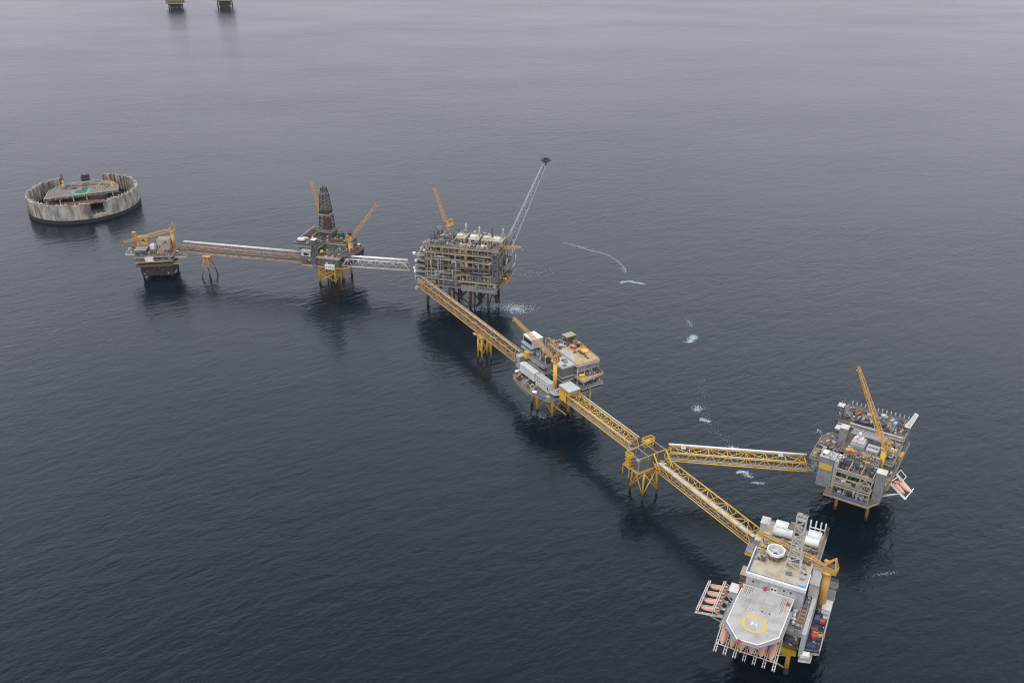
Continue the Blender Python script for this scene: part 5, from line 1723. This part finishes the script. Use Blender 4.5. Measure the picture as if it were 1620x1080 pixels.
# flare boom
t = thing('flare_boom', 'tall leaning grey lattice flare boom with a dark burner tip', 'flare boom', F3(44, 45, 0), 0)
bx, by, _ = F3(44, 45, 0)
tp = Vector((38.2 - bx, 955 - by, 136.0))
b0 = Vector((1.5, 2, 58))
k = MB()
k.lattice(b0, b0 + (tp - b0) * 0.93, 7.6, 3.0, 11, 0.36, 0.2, up=(0, 1, 0))
k.build('lattice', 'galv', t)
k = MB()
for s in (-1, 1):
    k.beam((-1 + s * 2.6, 0, 30), b0 + Vector((s * 4, 0, 0)), 0.8)
    k.beam((-1 + s * 2.6, 0, 30), (1 + s * 3, -14, 52), 0.55)
    k.beam((1 + s * 3, -14, 52), b0 + Vector((s * 4, 0, 2)), 0.6)
k.path([(3, -12, 34), (7, -8, 40), (8, -4, 48), (4, 0, 57)], 0.7, 8)
k.build('base_frame', 'lgrey', t)
tb = b0 + (tp - b0) * 0.93
MB().tube(b0 + Vector((0, 0, -4)), tp, 0.5, n=8).build('gas_pipe', 'grey', t)
k = MB()
k.prism([(tb.x + 5.6 * cos(pi * i / 4 + 0.4), tb.y + 5.6 * sin(pi * i / 4 + 0.4)) for i in range(8)], tb.z + 1.6, tb.z + 2.3)
k.rail([(tb.x + 5.5 * cos(pi * i / 4 + 0.4), tb.y + 5.5 * sin(pi * i / 4 + 0.4), tb.z + 2.3) for i in range(8)], 1.2, 2, 0.16)
k.build('burner_platform', 'dark', t)
k = MB()
for dx, dy in ((0, 0), (1.4, 0.5), (-1.3, 0.6)):
    k.tube((tb.x + dx, tb.y + dy, tb.z + 2), (tb.x + dx * 1.4, tb.y + dy * 1.4, tp.z - 0.6), 0.6, 0.9, 10)
k.build('burner', 'dark', t)


# ================================================================== the drilling platform
F2 = Frame(-209.8, 933.8, -16)
A2 = F2.a
p2 = thing('oil_platform', 'dark weathered drilling platform carrying a tall grey derrick and two raised cranes', 'oil platform', F2(0, 0), A2, 'oil platforms of the field')
jacket(p2, [(0, 0), (17.5, 2), (19.5, 16), (23, 30), (0, 30)], [(0, 1), (1, 2), (2, 3), (3, 4), (4, 0), (0, 2)], 24, 1.15, 'yellow', (3, 13, 23), 0.55, 1.03, wet=2.5)
for i, (x, y) in enumerate(((5, 8), (9, 8), (13, 9), (5, 14), (9, 14), (13, 15), (7, 20), (12, 21))):
    MB().tube((x, y, -4), (x, y, 24), 0.7, n=8).build('conductor', 'rust' if i % 3 == 0 else 'oldyellow', p2)
deck(p2, [(-16, -8.5), (30, -8.5), (38, -2), (42, 30), (30, 42), (-16, 42)], 25.4, 'dark', 0.8, 'galv', 'oldyellow', 1.4)
module(p2, -15.5, -2.6, -8.4, 8, 25.42, 33.4, 'olive', 2.0, 'olive', openings=3, seed=71)
o = module(p2, -15.8, -4.6, -7.6, 3, 33.75, 39.6, 'offwhite', 0, 'lgrey', openings=0, seed=72, name='accommodation_block')
MB().box(-12.6, -8.2, -7.86, -7.74, 34.6, 37.6).box(-7.8, -6.6, -7.86, -7.74, 35.2, 37).build('window', 'glass', o)
module(p2, -2.4, 2.6, -9.2, -3, 22, 53.4, 'olive', 1.4, 'white', openings=0, seed=73, name='stair_house')
module(p2, 2.8, 28, -8.2, 6, 25.42, 34.2, 'olive', 2.0, openings=4, seed=74)
deck(p2, rect(2.8, 29, -9.0, 12), 35.2, 'tan', 0.8, 'beige', 'beige', 1.0)
scatter(p2, 4, 28, -7, 11, 35.22, 75, ['brown', 'rust', 'lgrey', 'grey', 'dark', 'dgrey', 'brown'], 3.1, 3.6, 0.95)
k = MB().box(13, 24, -11.6, -9.0, 23, 28.0)
k.build('white_cabin', 'white', p2)
k = MB()
for i in range(4):
    k.box(14.2 + i * 2.6, 15.3 + i * 2.6, -11.75, -11.62, 25.2, 26.2)
k.build('window_row', 'glass', p2)
module(p2, 2.8, 28, 12.3, 40, 25.42, 43, 'olive', 2.0, openings=10, seed=76)
scatter(p2, 27.5, 39, -4, 28, 25.42, 77, ['dark', 'brown', 'rust', 'grey', 'lgrey'], 4.2, 6.5, 0.95)
deck(p2, [(27, -3), (37, -1), (42, 12), (42, 28), (30, 34), (27, 30)], 37.2, 'dark', 0.7, 'lgrey', 'grey', 1.0)
scatter(p2, 28, 40.5, 8, 29, 37.22, 78, ['rust', 'brown', 'dark', 'lgrey', 'white', 'grey', 'red'], 3.6, 4.5, 0.9)
module(p2, 28.5, 41, 10, 29, 25.43, 36.4, 'dark', 1.8, openings=6, seed=79)
deck(p2, rect(2.8, 28, 12.2, 40), 43.9, 'brown', 0.7, 'lgrey', 'lgrey', 1.0)
scatter(p2, 9, 27.6, 13, 39, 43.92, 80, ['rust', 'brown', 'lgrey', 'dark', 'grey', 'dgrey', 'brown'], 3.3, 4.4, 0.95)
scatter(p2, 3.5, 12, 12.6, 18, 43.92, 81, ['brown', 'rust', 'lgrey'], 3.6, 3.5, 0.9)
# high left deck with pipe racks
module(p2, -24, 2.6, 8.2, 42, 30, 44, 'olive', 2.2, openings=6, seed=82)
deck(p2, [(-26, -3), (3, -3), (3, 46), (-26, 48)], 45.2, 'dark', 1.0, 'lgrey', 'grey', 2.6)
k = MB()
for y in (0, 14, 28, 42):
    k.beam((-14, max(y, 6), 26), (-25, y, 43), 0.6)
k.build('deck_strut', 'olive', p2)
MB().capsule(-20, 3.6, 47.6, 6.5, 2.0, 0.1).build('white_tank', 'white', p2)
MB().capsule(-17.5, 8.2, 47.4, 6.0, 1.7, 0.1).build('white_tank', 'offwhite', p2)
scatter(p2, -13, 2, -1.5, 14, 45.22, 83, ['grey', 'lgrey', 'brown', 'dgrey', 'olive'], 3.8, 3.6, 0.9)
k = MB()
for i in range(16):
    k.tube((-24 + i * 0.62, 18, 46 + 0.3 * (i % 3)), (-24 + i * 0.62, 42, 46 + 0.3 * (i % 3)), 0.3, n=6)
k.build('drill_pipe_stack', 'rust', p2)
MB().box(-25.8, -25.2, 10, 46, 45.22, 47.4).box(-14, -13.5, 16, 44, 45.22, 47.6).build('rack_wall', 'lgrey', p2)
module(p2, -12.5, -9, 36, 44, 45.22, 50, 'red', 1.4, 'red', seed=84, name='store_box')
# substructure of the derrick
module(p2, -9.2, 6.8, 22, 38, 45.23, 51.5, 'brown', 1.6, openings=6, seed=85)
deck(p2, rect(-10.5, 8, 21, 39.5), 52.6, 'brown', 0.7, 'lgrey', 'grey', 1.0, name='drill_floor')
container('dark green tarpaulined bin on the drilling platform right of the derrick', F2(16.5, 24.4, 48.2), A2 + 0.2, 6.5, 5.0, 3.4, 'darkgreen')
container('small yellow freight box on the front deck of the drilling platform', F2(7.2, -4.2, 38.6), A2 + 0.3, 3.0, 2.4, 2.2, 'yellow')
container('small dark blue freight box on the drilling platform by the right crane', F2(24.6, 30.5, 48.0), A2 + 0.4, 3.4, 2.6, 2.4, 'navy')

t = thing('drilling_derrick', 'tall dark grey lattice drilling derrick with a lighter ledge at mid height', 'derrick', F2(-1.4, 30, 52.6), A2)
k = MB()
k.lattice((0, 0, 0), (0, 0, 17), 12.4, 10.8, 4, 0.34, 0.17, up=(0, 1, 0), x=True)
k.lattice((0, 0, 17), (0, 0, 40), 10.8, 6.8, 6, 0.32, 0.16, up=(0, 1, 0), x=True)
k.lattice((0, 0, 40), (0, 0, 47), 6.8, 4.2, 2, 0.3, 0.16, up=(0, 1, 0), x=True)
k.build('lattice', 'dark', t)
MB().cbox(0, 0, 17, 12.6, 12.6, 0.5).rail([(-6.3, -6.3, 17.5), (6.3, -6.3, 17.5), (6.3, 6.3, 17.5), (-6.3, 6.3, 17.5)]).build('ledge', 'lgrey', t)
MB().cbox(0, 0, 17.6, 10.0, 10.0, 3.0).build('wind_cladding', 'dark', t)
MB().cbox(2.6, -1.8, 0.1, 4.6, 6.4, 12).build('racked_pipe', 'rust', t)
k = MB()
for i in range(12):
    k.tube((-3.0 + (i % 4) * 0.5, -2 + (i // 4) * 0.6, 0.2), (-2.6 + (i % 4) * 0.45, -1.6 + (i // 4) * 0.5, 28), 0.16, n=5)
k.build('standing_pipe', 'grey', t)
MB().tube((0, 0, 8), (0, 0, 46), 0.5, n=8).cbox(0, 0, 22, 2.0, 1.6, 4.5).build('travelling_block', 'oldyellow', t)
MB().cbox(0, 0, 40, 7.4, 7.4, 0.4).build('upper_ledge', 'grey', t)
k = MB().cbox(0, 0, 47, 5.0, 4.6, 0.5)
k.cbox(0, 0, 47.5, 2.6, 2.2, 1.6)
k.tube((-1.5, 0, 49), (-1.5, 0, 51.5), 0.12)
k.build('crown_block', 'dgrey', t)
crane('yellow crane right of the derrick, boom raised towards the right', F2(33.6, 10.4, 25.5), 50, (-142.4, 938.0, 90.2), 1.7, 'oldyellow', 'oldyellow', frame=7, w0=2.8, w1=1.6, n=13)
crane('pale yellow crane standing behind the derrick, boom raised to the left', F2(-13.0, 45.0, 45.3), 60, (-219.9, 980.3, 102.6), 1.6, 'oldyellow', 'beige', frame=7, w0=2.8, w1=1.8, n=12)


# ================================================================== the far left platform
F1 = Frame(-409.8, 939.2, 5)
A1 = F1.a
p1 = thing('oil_platform', 'smallest platform at far left, brown and beige with a crane boom laid flat', 'oil platform', F1(0, 0), A1, 'oil platforms of the field')
jacket(p1, [(3, 9), (32, 11), (33, 32), (18, 34), (4, 32)], [(0, 1), (1, 2), (2, 3), (3, 4), (4, 0)], 18, 1.0, 'rust', (2, 16), 0.5, 1.04, wet=7)
for x, y in ((12, 16), (16, 18), (12, 22), (20, 16), (24, 20)):
    MB().tube((x, y, -4), (x, y, 18), 0.9, n=8).build('conductor', 'dark', p1)
module(p1, 2, 35, 4, 33, 4.5, 17.4, 'dark', 2.6, openings=0, seed=90, name='underdeck_shade_box')  # added dark box; its colour stands for the shade below the deck
deck(p1, [(-1, 0), (38, 2), (39, 34), (0, 34)], 18.8, 'rust', 0.9, None, 'rust', 1.6)
module(p1, 1, 36, 5.4, 33, 18.82, 22.6, 'dark', 1.8, openings=4, seed=91)
scatter(p1, 0, 37, 2.4, 5.2, 18.82, 92, ['rust', 'brown', 'dark', 'beige'], 3.6, 3.2, 0.9)
deck(p1, [(-2, -1), (38, 1), (39, 34), (-2, 34)], 23.6, 'brown', 0.7, 'beige', 'beige', 1.2)
module(p1, 1, 36, 5.6, 33, 23.62, 27.4, 'olive', 1.8, openings=6, seed=93)
scatter(p1, 0, 37, 1.6, 5.4, 23.62, 94, ['brown', 'beige', 'dgrey', 'lgrey'], 3.6, 3.4, 0.9)
deck(p1, [(-2, 0), (39, 2), (40, 35), (-2, 35)], 28.4, 'brown', 0.7, 'beige', 'lgrey', 1.0)
MB().cbox(14, 0.2, 22.6, 9, 1.2, 5.2).build('white_panel', 'white', p1)
module(p1, -1, 11, 3, 16, 28.42, 34.5, 'dgrey', 1.6, 'grey', openings=3, seed=95)
scatter(p1, 12, 38, 3, 16, 28.42, 96, ['lgrey', 'beige', 'brown', 'brown', 'grey', 'rust'], 3.8, 4.2, 0.9)
MB().cbox(27.2, 7.4, 28.42, 4.6, 3.4, 3.4).build('red_skid', 'red', p1)
MB().cbox(15.4, 15, 28.42, 4.6, 4.0, 8.2).build('white_cabin', 'white', p1)
module(p1, 19.5, 32.5, 20, 31, 28.43, 39.5, 'tan', 2.4, 'beige', openings=1, seed=96, name='shelter')
scatter(p1, 0, 18, 17, 33, 28.42, 97, ['lgrey', 'beige', 'oldyellow', 'offwhite', 'grey'], 4.0, 6.0, 0.9)
module(p1, -2, 9, 20, 29, 34, 42.4, 'oldyellow', 2.0, 'beige', openings=2, seed=98, name='shelter')
k = MB()
k.lattice((-4.5, 24, 28.4), (-4.5, 24, 47.5), 4.2, 3.4, 5, 0.3, 0.18, up=(0, 1, 0), x=True)
k.cbox(-4.5, 24, 47.5, 3.8, 3.4, 1.2)
k.build('boom_rest', 'oldyellow', p1)
deck(p1, rect(-14, -2.1, 12, 28), 27.6, 'lgrey', 0.6, 'offwhite', 'offwhite', 1.0, name='side_landing')
scatter(p1, -13.5, -3, 12.5, 27, 27.62, 99, ['offwhite', 'brown', 'beige', 'lgrey', 'beige'], 3.4, 4.2, 0.9)
deck(p1, rect(39, 52, 6, 24), 25.4, 'grating', 0.6, 'offwhite', 'offwhite', 1.0, name='bridge_landing')
scatter(p1, 39.8, 51, 8, 23, 25.42, 89, ['offwhite', 'beige', 'brown', 'grey'], 3.2, 4.4, 0.9)
deck(p1, rect(38.9, 48, 1, 5.9), 19.6, 'brown', 0.5, 'beige', 'beige', 0.8, name='boat_landing')
crane('yellow crane of the far left platform, boom lying across its rest', F1(35.6, 25.6, 28.4), 47.5, (-428.0, 956.0, 38.8), 1.8, 'oldyellow', 'oldyellow', frame=11, w0=3.2, w1=1.6, n=12)
k = MB()


# ================================================================== the ring shaped concrete barrier
TX, TY, TR, TH = -570.3, 1186.5, 69.0, 24.5
ring = thing('concrete_barrier', 'round concrete breakwater ring with stained walls and a wide gap at the front', 'barrier', (TX, TY, 0))
CONC = bpy.data.materials.new("stained_concrete")
CONC.use_nodes = True
n_, l_ = CONC.node_tree.nodes, CONC.node_tree.links
b_ = n_["Principled BSDF"]
b_.inputs["Roughness"].default_value = 0.85
tc_ = n_.new("ShaderNodeTexCoord")
ms_ = n_.new("ShaderNodeMapping")
ms_.inputs["Scale"].default_value = (0.22, 0.22, 0.035)
s1 = n_.new("ShaderNodeTexNoise"); s1.inputs["Scale"].default_value = 1.0; s1.inputs["Detail"].default_value = 6
s2 = n_.new("ShaderNodeTexNoise"); s2.inputs["Scale"].default_value = 0.09; s2.inputs["Detail"].default_value = 5
l_.new(tc_.outputs["Object"], ms_.inputs["Vector"]); l_.new(ms_.outputs[0], s1.inputs["Vector"])
l_.new(tc_.outputs["Object"], s2.inputs["Vector"])
r1 = n_.new("ShaderNodeValToRGB")
r1.color_ramp.elements[0].position = 0.36; r1.color_ramp.elements[0].color = (0.17, 0.155, 0.135, 1)
r1.color_ramp.elements[1].position = 0.62; r1.color_ramp.elements[1].color = (0.52, 0.49, 0.44, 1)
e_ = r1.color_ramp.elements.new(0.50); e_.color = (0.42, 0.39, 0.35, 1)
l_.new(s1.outputs[0], r1.inputs[0])
r2 = n_.new("ShaderNodeValToRGB")
r2.color_ramp.elements[0].position = 0.42; r2.color_ramp.elements[0].color = (0.62, 0.50, 0.36, 1)
r2.color_ramp.elements[1].position = 0.60; r2.color_ramp.elements[1].color = (1, 1, 1, 1)
l_.new(s2.outputs[0], r2.inputs[0])
mm_ = n_.new("ShaderNodeMix"); mm_.data_type = 'RGBA'; mm_.blend_type = 'MULTIPLY'; mm_.inputs[0].default_value = 0.8
l_.new(r1.outputs[0], mm_.inputs[6]); l_.new(r2.outputs[0], mm_.inputs[7])
l_.new(mm_.outputs[2], b_.inputs["Base Color"])
RT = random.Random(9)
SEG = 72


def wall_segment(i, z0, z1, name='wall_panel'):
    a0, a1 = 2 * pi * i / SEG, 2 * pi * (i + 1) / SEG
    k = MB()
    for j in range(3):
        b0, b1 = a0 + (a1 - a0) * j / 3, a0 + (a1 - a0) * (j + 1) / 3
        jit = RT.uniform(-0.5, 0.3)
        ro, ri = TR, TR - 2.6
        bb = len(k.v)
        k.v += [(r_ * cos(b), r_ * sin(b), z) for z in (z0, z1 + jit) for r_, b in ((ro, b0), (ro, b1), (ri, b1), (ri, b0))]
        for q in ((0, 3, 2, 1), (4, 5, 6, 7), (0, 1, 5, 4), (1, 2, 6, 5), (2, 3, 7, 6), (3, 0, 4, 7)):
            k.face([bb + w for w in q])
    am = (a0 + a1) / 2
    k.cbox((TR - 3.6) * cos(a0), (TR - 3.6) * sin(a0), z0, 2.2, 1.3, z1 - z0 + 0.9, a0)
    if i % 2 == 0:
        k.cbox((TR + 0.15) * cos(a0), (TR + 0.15) * sin(a0), z0 + 0.2, 0.5, 0.7, z1 - z0 - 1.0, a0)
    return k.build(name, CONC, ring)


for i in range(SEG):
    d = math.degrees(2 * pi * (i + 0.5) / SEG)
    if 300 <= d <= 313:
        wall_segment(i, 4.6, 9.0 + RT.uniform(-0.4, 0.4), 'low_wall')
    elif 90 <= d <= 103 or 114 <= d <= 134:
        wall_segment(i, 4.6, 15.0, 'low_wall')
    else:
        wall_segment(i, 4.6, TH + RT.uniform(-0.7, 0.7))
k = MB()
N = 96
k.ringpoly([((TR + 0.7) * cos(2 * pi * i / N), (TR + 0.7) * sin(2 * pi * i / N)) for i in range(N)], [((TR - 4.2) * cos(2 * pi * i / N), (TR - 4.2) * sin(2 * pi * i / N)) for i in range(N)], -4, 4.6)
k.build('tidal_band', 'black', ring)
P = [(-37.5, -31), (44, 8.2), (37, 27), (20, 47), (-4, 49), (-22, 40), (-40, 30), (-46, 2)]
o = MB().prism(P, 17.2, 20).build('upper_deck', 'stain', ring)
k = MB()
for i in range(len(P)):
    a, b = P[i], P[(i + 1) % len(P)]
    k.beam((a[0], a[1], 20.4), (b[0], b[1], 20.4), 0.8, 0.8)
for i in range(14):
    f = i / 13
    k.cbox(-37.5 + 81.5 * f - 0.3, -31 + 39.2 * f - 0.6, 17.3, 0.9, 0.7, 3.0, 0.448)
k.build('deck_edge', 'beige', o)
k = MB()
for f in (0.02, 0.2, 0.38, 0.56, 0.74, 0.92):
    for dx in (0.8, 18):
        k.tube((-37.5 + 81.5 * f - dx * 0.43, -31 + 39.2 * f + dx * 0.9, 7), (-37.5 + 81.5 * f - dx * 0.43, -31 + 39.2 * f + dx * 0.9, 17.2), 0.8, n=8)
k.build('deck_column', 'beige', ring)
MB().prism([(-44, -14), (-38, -27), (-10, -25), (18, -22), (44, -7), (57, 8), (46, 20)], 10.6, 11.4).build('lower_deck', 'rust', ring)
MB().prism([(62 * cos(2 * pi * i / 40), 62 * sin(2 * pi * i / 40)) for i in range(40)], 2.0, 2.6).build('flooded_floor', 'black', ring)
for i, (x, y, w_, d_, h_) in enumerate(((-30, -29, 7, 4, 2), (-12, -31, 9, 4, 2), (10, -30, 8, 4, 2), (24, -26, 6, 4, 2.5), (40, -14, 7, 4, 2), (-44, -18, 5, 4, 2))):
    gear(ring, RT, x, y + 6, 11.42, w_, d_, h_, ['skid', 'frame', 'manifold', 'skid', 'cabinet', 'frame'][i], 'rust', 'brown')
module(ring, -34, 30, -6, 30, 4, 17.1, 'dark', 2.4, seed=101)
O8 = [(-3.3 + 12.8 * cos(2 * pi * (i + 0.5) / 10), 2 + 12.8 * sin(2 * pi * (i + 0.5) / 10)) for i in range(10)]
I8 = [(-3.3 + 8.4 * cos(2 * pi * (i + 0.5) / 10), 2 + 8.4 * sin(2 * pi * (i + 0.5) / 10)) for i in range(10)]
MB().ringpoly(O8, I8, 20.004, 20.03).build('helipad_ring', 'green', o)
MB().prism([((x + 3.3) * 0.985 - 3.3, (y - 2) * 0.985 + 2) for x, y in I8], 20.004, 20.02).build('helipad_centre', 'darkgreen', o)
scatter(ring, -34, 8, 10, 36, 20.01, 102, ['brown', 'rust', 'dgrey', 'grey'], 6.5, 1.6, 0.55, ['skid', 'frame', 'manifold'])
scatter(ring, 12, 34, 14, 34, 20.01, 103, ['brown', 'beige', 'grey'], 6.0, 1.4, 0.6, ['skid', 'frame', 'manifold'])
k = MB()
for i in range(9):
    k.beam((14 + i * 2.3, 10, 20.3), (4 + i * 2.3, 40, 20.3), 0.4)
k.build('deck_beam', 'beige', ring)
k = MB()
a_ = radians(109)
for s in (-4.2, 4.2):
    for r_ in (60, 64):
        k.beam((r_ * cos(a_) - s * sin(a_), r_ * sin(a_) + s * cos(a_), 5), (r_ * cos(a_) - s * sin(a_), r_ * sin(a_) + s * cos(a_), 26), 0.9)
k.cbox(62 * cos(a_), 62 * sin(a_), 12, 4.4, 8.0, 13.6, a_)
k.build('gate_tower', 'dark', ring)
for lb, x, y in (('small yellow winch crane at the left rear of the ring deck', -37, 27), ('small yellow winch crane at the right end of the ring deck', 30.5, 24)):
    t = thing('winch_crane', lb, 'crane', (TX + x, TY + y, 20.0), 0.3, 'winch cranes on the ring')
    MB().cbox(0, 0, 0, 3.4, 3.0, 1.6).build('base', 'offwhite', t)
    MB().tube((0, 0, 1.6), (0, 0, 4.6), 1.0, n=10).cbox(0, 0, 4.6, 2.8, 2.6, 2.0).build('turret', 'yellow', t)
    MB().lattice((0.4, 0, 6.6), (-0.8, 0.5, 16), 2.6, 1.6, 3, 0.2, 0.12, up=(0, 1, 0)).build('jib', 'rust', t)


# ================================================================== two platforms far off at the top of the view
def far_platform(label, x, y, deg, w, d, zb, seed, mast):
    f = Frame(x, y, deg)
    t = thing('oil_platform', label, 'oil platform', f(0, 0), f.a, 'oil platforms of the field')
    jacket(t, [(-w * 0.32, -d * 0.3), (w * 0.32, -d * 0.3), (w * 0.32, d * 0.3), (-w * 0.32, d * 0.3)], [(0, 1), (1, 2), (2, 3), (3, 0)], zb, 1.6, 'dark', (2, zb - 2), 0.7, 1.05, wet=5)
    module(t, -w * 0.26, w * 0.26, -d * 0.24, d * 0.24, 1.5, zb - 1, 'dark', 3.0, seed=seed, name='conductor_shield')
    for i in range(5):
        MB().tube((-w * 0.22 + i * w * 0.11, -d * 0.2 + (i % 2) * d * 0.3, -4), (-w * 0.22 + i * w * 0.11, -d * 0.2 + (i % 2) * d * 0.3, zb), 1.8, n=8).build('conductor', 'dark', t)
    for i, z in enumerate((zb, zb + 8, zb + 16)):
        e = 1 - 0.06 * i
        deck(t, rect(-w / 2 * e, w / 2 * e, -d / 2 * e, d / 2 * e), z + 0.6, 'brown', 0.8, 'beige', 'beige', 1.6)
        module(t, -w / 2 * e + 3, w / 2 * e - 3, -d / 2 * e + 4, d / 2 * e - 3, z + 0.62, z + 6.2, ['brown', 'olive', 'beige', 'lgrey'][i], 2.4, openings=5, seed=seed + i)
        scatter(t, -w / 2 * e + 1, w / 2 * e - 1, -d / 2 * e + 0.5, -d / 2 * e + 4, z + 0.62, seed + i, ['beige', 'rust', 'offwhite', 'brown', 'lgrey'], 4, 5, 0.85)
    MB().box(-w * 0.3, w * 0.3, -d * 0.4, d * 0.2, zb + 23.2, zb + 24.2).build('helideck', 'deckgrey', t)


far_platform('left one of two hazy platforms cut off by the top edge of the photo', -1044, 3040, 6, 54, 40, 15, 501, False)
far_platform('right one of two hazy platforms cut off by the top edge of the photo', -899, 3070, -8, 54, 44, 21, 551, True)
